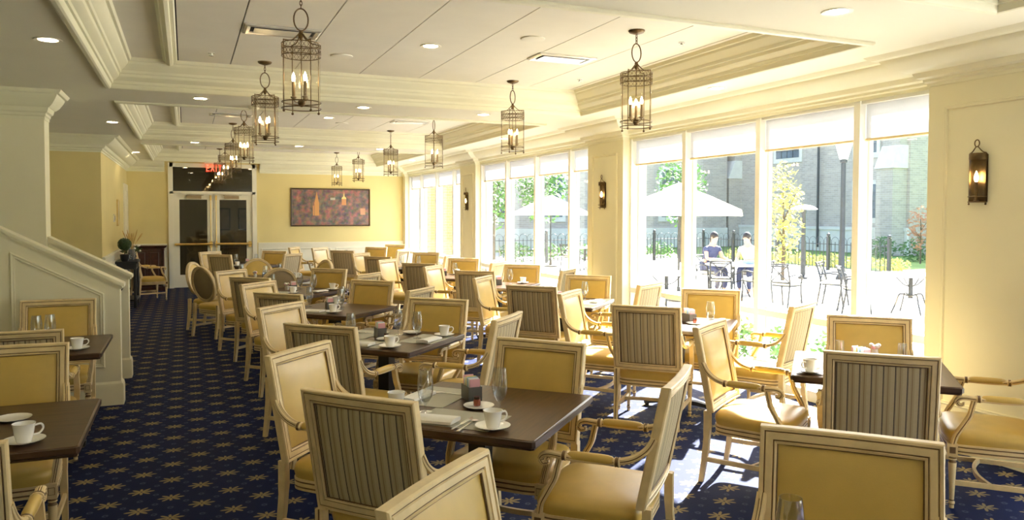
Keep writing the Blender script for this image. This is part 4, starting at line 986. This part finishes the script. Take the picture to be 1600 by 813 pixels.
# lobby pieces seen dimly through the door glass
for x, l_ in ((.85, 'left'), (1.62, 'right')):
    p_ = thing('lobby_picture', 'framed print seen through the glass doors, %s one' % l_, 'picture', (x+.05, 23.37, 1.55), 0, 'prints in the lobby')
    MB().box(-.26, .26, 0, .02, -.3, .3).obj('print', 'print', p_, 0)
    MB().hsweep([(-.28, -.32), (.28, -.32), (.28, .32), (-.28, .32)], [(0, .02), (0, -.03), (.04, -.02), (.04, .02)], closed=True, loop=True, T=lambda a, b, c_: (a, c_, b)).obj('frame', 'black_iron', p_, 0)
sf = thing('lobby_sofa', 'striped sofa seen dimly through the right glass door', 'sofa', (1.3, 22.7, 0))
MB().box(-.9, .9, -.4, .35, .12, .42).obj('seat', 'stripe_fabric', sf, 0)
MB().box(-.9, .9, .2, .42, .42, .92).obj('backrest', 'stripe_fabric', sf, 0)
for x in (-.98, .9): MB().box(x, x+.1, -.4, .42, .0, .62).obj('armrest', 'sofa', sf, 0)

# ------------------------------------------------------------------ outside
GZ = -.12
struct(MB().box(5.45, 20.0, -25, 34, GZ-.1, GZ).obj('ground_patio', 'paving', smooth=0))
struct(MB().box(20.0, 70, -25, 70, GZ-.1, GZ-.02).box(5.45, 20, 34, 70, GZ-.1, GZ-.02).obj('ground_lawn', 'lawn', smooth=0))
struct(MB().box(5.46, 6.55, -4, 19, GZ, GZ+.05).obj('ground_bed', 'bark', smooth=0))
# main brick building across the courtyard: facade faces -X
XB = 30.0
bd = thing('brick_building', 'tan brick building with limestone trim across the courtyard', 'building', (XB, 0, GZ))
MB().box(0, 6, 24.7, 70, 0, 7.4).obj('wall', 'tan_brick', bd, 0)
MB().box(-.12, 0, 24.7, 70, 0, 1.1).box(-.18, 0, 24.7, 70, 1.1, 1.25).obj('base_course', 'limestone', bd, 0)
MB().box(-.3, 6.2, 24.6, 70, 7.4, 7.6).obj('coping', 'limestone', bd, 0)
def bwin(par, y, z, w_, h_, T=None):
    f_ = MB().box(-.06, .03, y-w_/2-.2, y+w_/2+.2, z-.25, z+h_+.2, T=T).obj('window_surround', 'limestone', par, 0)
    MB().box(-.075, -.06, y-w_/2, y+w_/2, z, z+h_, T=T).obj('window_pane', 'window_dark', f_, 0)
    b_ = MB()
    for k in range(1, 4): b_.box(-.09, -.075, y-w_/2+w_*k/4-.015, y-w_/2+w_*k/4+.015, z, z+h_, T=T)
    for k in range(1, 4): b_.box(-.09, -.075, y-w_/2, y+w_/2, z+h_*k/4-.015, z+h_*k/4+.015, T=T)
    b_.obj('glazing_bars', 'patio_metal', f_, 0)
for y, z, w_, h_ in ((27.1, 1.7, 1.2, 1.6), (27.1, 4.8, 1.2, 1.6), (32.3, 4.9, 1.7, 1.5), (40.6, .75, 2.6, 1.7), (42.5, 5.0, 2.4, 1.5), (48, 1.6, 2.2, 1.8)):
    bwin(bd, y, z, w_, h_)
for y in (25.3, 36.5, 45.5):
    bt = MB().box(-.9, 0, y-.45, y+.45, 0, 4.0).box(-.5, 0, y-.45, y+.45, 4.0, 6.4).obj('buttress', 'tan_brick', bd, 0)
    MB().add([(-.98, y-.5, 3.95), (-.98, y+.5, 3.95), (-.5, y-.5, 5.0), (-.5, y+.5, 5.0), (0, y-.5, 3.95), (0, y+.5, 3.95), (0, y-.5, 5.0), (0, y+.5, 5.0)], [(0, 2, 3, 1), (0, 1, 5, 4), (0, 4, 6, 2), (1, 3, 7, 5), (2, 6, 7, 3), (4, 5, 7, 6)]).obj('weathered_cap', 'limestone', bt, 0)
MB().tube([(-.24, 29.9, .2), (-.24, 29.9, 7.3)], .06, 8).obj('downpipe', 'patio_metal', bd)
wg = thing('recessed_wing', 'shaded brick wing set back at the right end of the courtyard', 'building', (42, 0, GZ))
MB().box(0, 5, -20, 26, 0, 8.5).obj('wall', 'tan_brick', wg, 0)
MB().box(-.15, 0, -20, 26, 0, 1.2).obj('base_course', 'limestone', wg, 0)
for y in (8, 13, 18): bwin(wg, y, 2, 1.5, 2.0)
nw_ = thing('north_wing', 'brick wing with tall windows closing the courtyard beyond the middle windows', 'building', (0, 36, GZ))
MB().box(7.6, 28.9, 0, 5, 0, 7.4).obj('wall', 'tan_brick', nw_, 0)
MB().box(7.6, 28.9, -.12, 0, 0, 1.1).obj('base_course', 'limestone', nw_, 0)
for x in (11.5, 14.6, 17.6, 21, 25): bwin(nw_, -x, 1.7, 1.2, 2.6, T=lambda a, b, c_: (-b, a, c_))
gw = thing('garden_wall', 'pale brick pier wall just outside the farthest windows', 'wall', (0, 21, GZ))
MB().box(6.35, 7.9, 0, .35, 0, 3.3).obj('wall', 'pale_brick', gw, 0)
MB().box(6.27, 7.98, -.08, .43, 3.3, 3.42).obj('coping', 'limestone', gw, 0)

# iron fence with arched pickets
fe = thing('iron_fence', 'black iron fence with arched pickets around the patio', 'fence', (0, 0, GZ))
pk = MB().box(-.009, .009, -.009, .009, .06, .94).mesh('picket', 'patio_metal', 0)
arch = MB().tube([(0, .16*math.cos(math.pi*k/10)*1.0, .93+.17*math.sin(math.pi*k/10)) for k in range(11)], .008, 4, upv=(1, 0, 0)).mesh('arch', 'patio_metal', 40)
post = MB().box(-.045, .045, -.045, .045, 0, 1.12).ell((0, 0, 1.17), (.06, .06, .06), 8, 6).mesh('fence_post', 'patio_metal', 40)
def fence_run(x0, y0, x1, y1):
    L = math.hypot(x1-x0, y1-y0); a = math.atan2(y1-y0, x1-x0)-math.pi/2; n = int(L/.16)
    for i in range(n+1):
        o = link('picket', pk, fe); o.location = (x0+(x1-x0)*i/n, y0+(y1-y0)*i/n, 0); o.rotation_euler.z = a
    for i in range(0, n-1, 2):
        o = link('arch', arch, fe); o.location = (x0+(x1-x0)*(i+1)/n, y0+(y1-y0)*(i+1)/n, 0); o.rotation_euler.z = a
    for i in range(int(L/2.4)+1):
        t_ = min(1, i*2.4/L); o = link('fence_post', post, fe); o.location = (x0+(x1-x0)*t_, y0+(y1-y0)*t_, 0)
    for z in (.10, .86):
        MB().tube([(x0, y0, z), (x1, y1, z)], .014, 4).obj('rail', 'patio_metal', fe, 0)
fence_run(19.7, 16.9, 19.7, 26.0); fence_run(19.7, 26.0, 8.5, 26.0)

def leaf_cloud(n, c, r, size, seed, shell=.55):
    random.seed(seed); mb = MB()
    for i in range(n):
        v = Vector((random.gauss(0, 1), random.gauss(0, 1), random.gauss(0, 1))).normalized(); k = shell+(1-shell)*random.random()**.5
        p = Vector((c[0]+v.x*r[0]*k, c[1]+v.y*r[1]*k, c[2]+v.z*r[2]*k))
        a = Vector((random.gauss(0, 1), random.gauss(0, 1), random.gauss(0, 1))).normalized(); b = a.orthogonal().normalized(); s_ = size*random.uniform(.6, 1.3)
        mb.add([p-a*s_, p-b*s_*.45, p+a*s_, p+b*s_*.45], [(0, 1, 2, 3)])
    return mb
def plant(name, label, cat, loc, r, n, size, m_, seed, trunk=0, group=None, shell=.3):
    t = thing(name, label, cat, loc, 0, group)
    leaf_cloud(n, (0, 0, trunk+r[2]*.95), r, size, seed, shell).obj('foliage', m_, t, 0)
    mb = MB().tube([(0, 0, 0), (.02, .01, trunk+r[2]*.5), (.0, .03, trunk+r[2]*1.4)], max(.015, .03*r[2]), 6, sc=[1.2, .8, .3])
    for k in range(5):
        a = k*1.3; mb.tube([(0, 0, trunk+r[2]*(.2+.15*k)), (r[0]*.6*math.cos(a), r[1]*.6*math.sin(a), trunk+r[2]*(.5+.2*k))], .012*r[2]+.004, 5, sc=[1, .5])
    mb.obj('trunk' if trunk else 'stems', 'bark', t)
    return t
plant('small_tree', 'slender yellow-leaved tree standing before the brick building', 'tree', (14.38, 15.62, GZ), (.52, .52, 1.45), 1150, .065, 'leaf_yellow', 21, .5, shell=.2)
plant('small_tree', 'green tree seen over the umbrella through the nearest windows', 'tree', (17.5, 24.5, GZ), (1.0, 1.0, 1.5), 1300, .10, 'leaf_green', 22, 1.4, shell=.2)
plant('red_maple', 'small red-leaved tree on the lawn near the right pilaster', 'tree', (25.4, 20.4, GZ), (.5, .5, .95), 300, .09, 'leaf_red', 23, .5, shell=.2)
plant('small_tree', 'leafy green tree beyond the middle windows', 'tree', (13.2, 27.8, GZ), (1.1, 1.1, 1.6), 1400, .11, 'leaf_green', 24, 1.5, shell=.2)
plant('small_tree', 'tall thin green tree at the left of the middle windows', 'tree', (11.4, 28.6, GZ), (.8, .8, 1.7), 1000, .11, 'leaf_green', 25, 1.2, shell=.2)
for i, (x, y, l_) in enumerate(((26.4, 23.2, 'left one behind the lawn'), (26.9, 21.7, 'middle one behind the lawn'), (27.2, 20.1, 'right one behind the lawn'))):
    plant('round_shrub', 'pale green round shrub, %s' % l_, 'shrub', (x, y, GZ), (.75, .75, .5), 500, .08, 'leaf_green', 30+i, 0, 'shrubs on the lawn')
for i in range(7):
    plant('low_hedge', 'yellowing low hedge clump behind the fence, %s from the right' % ORD[i], 'hedge', (20.35, 17.3+1.22*i, GZ), (.45, .62, .27), 420, .055, 'leaf_yellow', 40+i, 0, 'hedge clumps along the fence')
for i in range(6):
    plant('dark_hedge', 'dark green hedge clump at the far fence, %s from the left' % ORD[i], 'hedge', (11.5+1.3*i, 26.6, GZ), (.68, .5, .4), 380, .07, 'leaf_green', 60+i, 0, 'hedge clumps along the far fence')
for i in range(11):
    plant('bed_shrub', 'leafy green shrub in the planting bed, %s from the right' % (ORD+['tenth', 'eleventh'])[i], 'shrub', (6.0+.18*(i % 2), 3.6+.46*i, GZ+.03), (.26, .27, .25+.04*(i % 3)), 300, .045, 'leaf_green', 80+i, 0, 'shrubs under the nearest windows')

# umbrellas, patio furniture
def make_umbrella():
    t = thing('patio_umbrella', 'x', 'umbrella')
    MB().lathe([(.25, 0), (.25, .05), (.05, .07), (.04, .3), (.024, .31), (.024, 2.5)], 12).obj('pole', 'patio_metal', t, 40)
    n = 8; rim = []; mid = []
    MB().rings([[(1.32*math.cos(2*math.pi*k/16)*(1 if k % 2 == 0 else .95), 1.32*math.sin(2*math.pi*k/16)*(1 if k % 2 == 0 else .95), 1.80) for k in range(16)], [(1.3*math.cos(2*math.pi*k/16)*(1 if k % 2 == 0 else .95), 1.3*math.sin(2*math.pi*k/16)*(1 if k % 2 == 0 else .95), 1.93) for k in range(16)],
                [(.7*math.cos(2*math.pi*k/16), .7*math.sin(2*math.pi*k/16), 2.2) for k in range(16)], [(.3*math.cos(2*math.pi*k/16), .3*math.sin(2*math.pi*k/16), 2.36) for k in range(16)]], 0, False, False).obj('canopy', 'canvas', t, 30)
    MB().lathe([(.36, 2.36), (.3, 2.39), (.02, 2.50)], 16, cap0=False).obj('vent_cap', 'canvas', t, 30)
    for k in range(8):
        a = 2*math.pi*k/8; MB().tube([(.02, 0, 2.40), (1.28, 0, 1.90)], .012, 4, T=lambda x, y, z: (x*math.cos(a)-y*math.sin(a), x*math.sin(a)+y*math.cos(a), z)).obj('rib', 'patio_metal', t, 0)
    return t
um, ums = make_umbrella(), {}
place(um, ums, (9.6, 13.5, GZ), .3, 'large cream market umbrella open over the patio', 'open patio umbrellas')
place(um, ums, (11.7, 24.0, GZ), .1, 'cream umbrella far off beyond the middle windows, left one', 'open patio umbrellas')
place(um, ums, (14.3, 23.0, GZ), .6, 'cream umbrella far off beyond the middle windows, right one', 'open patio umbrellas')
def make_patio_chair():
    t = thing('patio_chair', 'x', 'chair')
    for sx in (-1, 1):
        x = sx*.21
        MB().tube(catmull([(x, -.27, 0), (x, -.20, .44), (x, -.22, .62), (x, -.30, .88)], 4), .018, 6).obj('rear_leg', 'patio_metal', t, 60)
        MB().tube(catmull([(x, .24, 0), (x, .20, .30), (x, .19, .44)], 3), .018, 6).obj('front_leg', 'patio_metal', t, 60)
        MB().tube(catmull([(x, -.22, .63), (x*1.15, 0, .66), (x*1.12, .18, .62), (x, .19, .44)], 4), .017, 6).obj('arm', 'patio_metal', t, 60)
        MB().tube([(x, -.24, .86), (-x, -.20, .50)], .013, 5).obj('cross_bar', 'patio_metal', t, 60)
    for z, y in ((.86, -.295), (.82, -.28), (.50, -.205)): MB().tube([(-.21, y, z), (.21, y, z)], .016, 6).obj('back_rail', 'patio_metal', t, 60)
    MB().rings([seat_outline(.82*k, z, 20) for k, z in ((.9, .44), (1, .45), (1, .49), (.85, .51))]).obj('seat_cushion', 'cushion_cream', t, 60)
    MB().rings([seat_outline(.84, z, 20) for z in (.425, .44)]).obj('seat_frame', 'patio_metal', t, 40)
    return t
pch, pcs = make_patio_chair(), {}
def make_patio_table(r):
    t = thing('patio_table', 'x', 'table')
    MB().lathe([(r-.02, .70), (r, .71), (r, .73), (r-.01, .735)], 30).obj('table_top', 'limestone', t, 30)
    MB().lathe([(.05, .28), (.04, .3), (.035, .7)], 10).obj('stem', 'patio_metal', t, 40)
    for k in range(4):
        a = math.pi/4+k*math.pi/2
        MB().tube(catmull([(.03*math.cos(a), .03*math.sin(a), .32), (.2*math.cos(a), .2*math.sin(a), .36), (.27*math.cos(a), .27*math.sin(a), .2), (.36*math.cos(a), .36*math.sin(a), 0)], 4), .016, 6).obj('leg', 'patio_metal', t, 60)
        MB().tube(catmull([(.03*math.cos(a), .03*math.sin(a), .5), (.15*math.cos(a), .15*math.sin(a), .55), (.3*math.cos(a), .3*math.sin(a), .70)], 4), .012, 6).obj('brace', 'patio_metal', t, 60)
    return t
pt, pts_ = make_patio_table(.62), {}
place(pt, pts_, (11.25, 13.75, GZ), 0, 'round patio table where two people sit', 'round patio tables')
place(pt, pts_, (12.4, 10.15, GZ), .4, 'empty round patio table seen beside the right pilaster', 'round patio tables')
place(pt, pts_, (8.4, 12.2, GZ), .2, 'round patio table at the left of the nearest windows', 'round patio tables')
place(pt, pts_, (12.3, 22.6, GZ), .2, 'far round patio table beyond the middle windows', 'round patio tables')
for x, y, a, l_ in ((10.35, 13.05, 50, 'back turned, left one before the occupied table'), (11.0, 12.7, 80, 'back turned, right one before the occupied table'), (10.9, 11.75, 15, 'standing alone left of the thick mullion'), (11.5, 10.6, -35, 'at the left of the empty patio table'),
                    (13.0, 9.5, 130, 'at the right of the empty patio table'), (11.35, 14.75, -85, 'holding the dark-haired person'), (12.15, 14.2, -155, 'holding the person in white'), (12.0, 11.6, -60, 'behind the empty patio table'), (11.5, 22.1, 20, 'far off beyond the middle windows'), (13.1, 22.9, 190, 'far off right of the far table')):
    place(pch, pcs, (x, y, GZ), R(a-90), 'black metal patio chair with cushion, '+l_, 'metal patio chairs')
nwsp = tag(MB().rings([[(-.24, -.16, z), (.24, -.18, z), (.25, .15, z+.004), (-.22, .17, z+.01)] for z in (0, .006)]).obj('newspaper', 'cloth_white', None, 0), 'open newspaper lying on the occupied patio table', 'newspaper'); nwsp.location = (11.05, 13.55, GZ+.736)
bag = tag(MB().rings([[(sx_*w1, sy_*.07*w1/.15, z) for sx_, sy_ in ((-1, -1), (1, -1), (1, 1), (-1, 1))] for w1, z in ((.15, 0), (.16, .04), (.13, .07))]).obj('blue_bag', 'cloth_blue', None, 40), 'small blue bag lying on the occupied patio table', 'bag'); bag.location = (11.5, 13.5, GZ+.736)

def lamp_post():
    t = thing('lamp_post', 'tall grey lamp post with a white lantern head before the building', 'street lamp', (16.0, 15.2, GZ))
    MB().lathe([(.16, 0), (.16, .15), (.10, .25), (.085, .4), (.07, .45), (.06, 3.2), (.09, 3.22), (.09, 3.28), (.05, 3.3)], 14).obj('post', 'patio_metal', t, 40)
    MB().rings([[(r*math.cos(R(45+90*k)), r*math.sin(R(45+90*k)), z) for k in range(4)] for r, z in ((.10, 3.3), (.22, 3.75))]).obj('lantern', 'lamp_white', t, 0)
    MB().rings([[(r*math.cos(R(45+90*k)), r*math.sin(R(45+90*k)), z) for k in range(4)] for r, z in ((.26, 3.75), (.26, 3.79), (.05, 3.98), (.02, 4.05))]).obj('cap', 'patio_metal', t, 0)
lamp_post()
pl = thing('path_light', 'grey post light with a white dish shade by the yellow tree', 'street lamp', (16.3, 16.9, GZ))
MB().lathe([(.14, 0), (.14, .06), (.07, .1), (.055, 1.85), (.07, 1.9), (.07, 1.98)], 12).obj('post', 'patio_metal', pl, 40)
MB().lathe([(.36, 1.98), (.38, 2.0), (.25, 2.08), (.05, 2.12)], 20).obj('dish_shade', 'lamp_white', pl, 40)

# two people seated at the patio table
def skinned(name, verts, edges, m_, parent=None, sub=2):
    me = bpy.data.meshes.new(name); me.from_pydata([v[:3] for v in verts], edges, []); me.materials.append(MAT[m_])
    o = bpy.data.objects.new(name, me); C.objects.link(o)
    if parent: o.parent = parent
    md = o.modifiers.new('skin', 'SKIN'); md.use_smooth_shade = True
    for i, v in enumerate(verts):
        sv = me.skin_vertices[0].data[i]; rr = v[3] if isinstance(v[3], tuple) else (v[3], v[3]); sv.radius = rr; sv.use_root = (i == 0)
    s2 = o.modifiers.new('sub', 'SUBSURF'); s2.levels = sub; s2.render_levels = sub
    return o
def person(loc, rz, label, top, lean, hair=True):
    p = thing('person', label, 'person', loc, rz)
    ln = lean
    V = [(0, -.05, .63, (.15, .12)), (0, -.05+.25*ln, .80, (.14, .11)), (0, -.04+.5*ln, 1.02, (.17, .11)), (0, -.03+.58*ln, 1.13, .06), (0, .0+.64*ln, 1.23, (.075, .085)), (0, .02+.66*ln, 1.32, (.075, .09)), (0, .01+.66*ln, 1.39, (.05, .06))]
    E_ = [(0, 1), (1, 2), (2, 3), (3, 4), (4, 5), (5, 6)]
    for sx in (-1, 1):
        b = len(V)
        V += [(sx*.19, -.03+.5*ln, 1.04, .055), (sx*.25, .10+.4*ln, .80, .045), (sx*.16, .32+.3*ln, .80, .034), (sx*.12, .40+.3*ln, .785, (.04, .018)), (sx*.10, .46+.3*ln, .775, (.035, .016))]
        E_ += [(2, b), (b, b+1), (b+1, b+2), (b+2, b+3), (b+3, b+4)]
        for k in range(4):
            V.append((sx*.10-.03+.02*k, .53+.3*ln-.006*abs(k-1.5), .77, .009)); E_.append((b+4, len(V)-1))
        V.append((sx*.06, .43+.3*ln, .80, .010)); E_.append((b+3, len(V)-1))
        b = len(V)
        V += [(sx*.10, .02, .61, .085), (sx*.12, .40, .57, .06), (sx*.12, .42, .26, .048), (sx*.12, .38, .08, .035), (sx*.12, .50, .035, .03)]
        E_ += [(0, b), (b, b+1), (b+1, b+2), (b+2, b+3), (b+3, b+4)]
    skinned('body', V, E_, 'skin', p)
    V2 = [(0, -.05, .62, (.165, .135)), (0, -.05+.25*ln, .80, (.155, .125)), (0, -.04+.5*ln, 1.03, (.185, .125)), (0, -.03+.56*ln, 1.10, .075)]
    E2 = [(0, 1), (1, 2), (2, 3)]
    for sx in (-1, 1):
        b = len(V2); V2 += [(sx*.19, -.03+.5*ln, 1.04, .068), (sx*.225, .04+.44*ln, .94, .062)]; E2 += [(2, b), (b, b+1)]
    skinned('shirt', V2, E2, top, p)
    V3 = [(0, -.04, .635, (.16, .12))]; E3 = []
    for sx in (-1, 1):
        b = len(V3); V3 += [(sx*.10, .02, .615, .096), (sx*.12, .40, .575, .074), (sx*.12, .42, .26, .062), (sx*.12, .385, .12, .052)]; E3 += [(0, b), (b, b+1), (b+1, b+2), (b+2, b+3)]
    skinned('trousers', V3, E3, 'cloth_navy', p)
    hd = (0, .01+.655*ln, 1.30)
    MB().ell((0, hd[1]-.02, hd[2]+.03), (.092, .105, .105), 12, 8).ell((0, hd[1]-.075, hd[2]-.05), (.075, .05, .11), 10, 6).obj('hair', 'hair', p, 60)
    f_ = MB().ell((0, hd[1]+.098, hd[2]-.015), (.012, .018, .02), 6, 4)
    f_.obj('nose', 'skin', p, 60)
    for sx in (-1, 1): MB().ell((sx*.03, hd[1]+.083, hd[2]+.012), (.011, .008, .006), 6, 4).obj('eye', 'hair', p, 60)
    for sx in (-1, 1): MB().ell((sx*.082, hd[1]+.0, hd[2]-.01), (.012, .02, .028), 6, 4).obj('ear', 'skin', p, 60)
    MB().ell((0, hd[1]+.085, hd[2]-.05), (.022, .008, .006), 6, 4).obj('mouth', 'packet_pink', p, 60)
    return p
person((11.35, 14.75, GZ), R(-175), 'dark-haired person in navy leaning on the patio table with bare forearms', 'cloth_navy', .25)
person((12.15, 14.2, GZ), R(115), 'person in a white shirt bending over the patio table', 'cloth_white', .45)
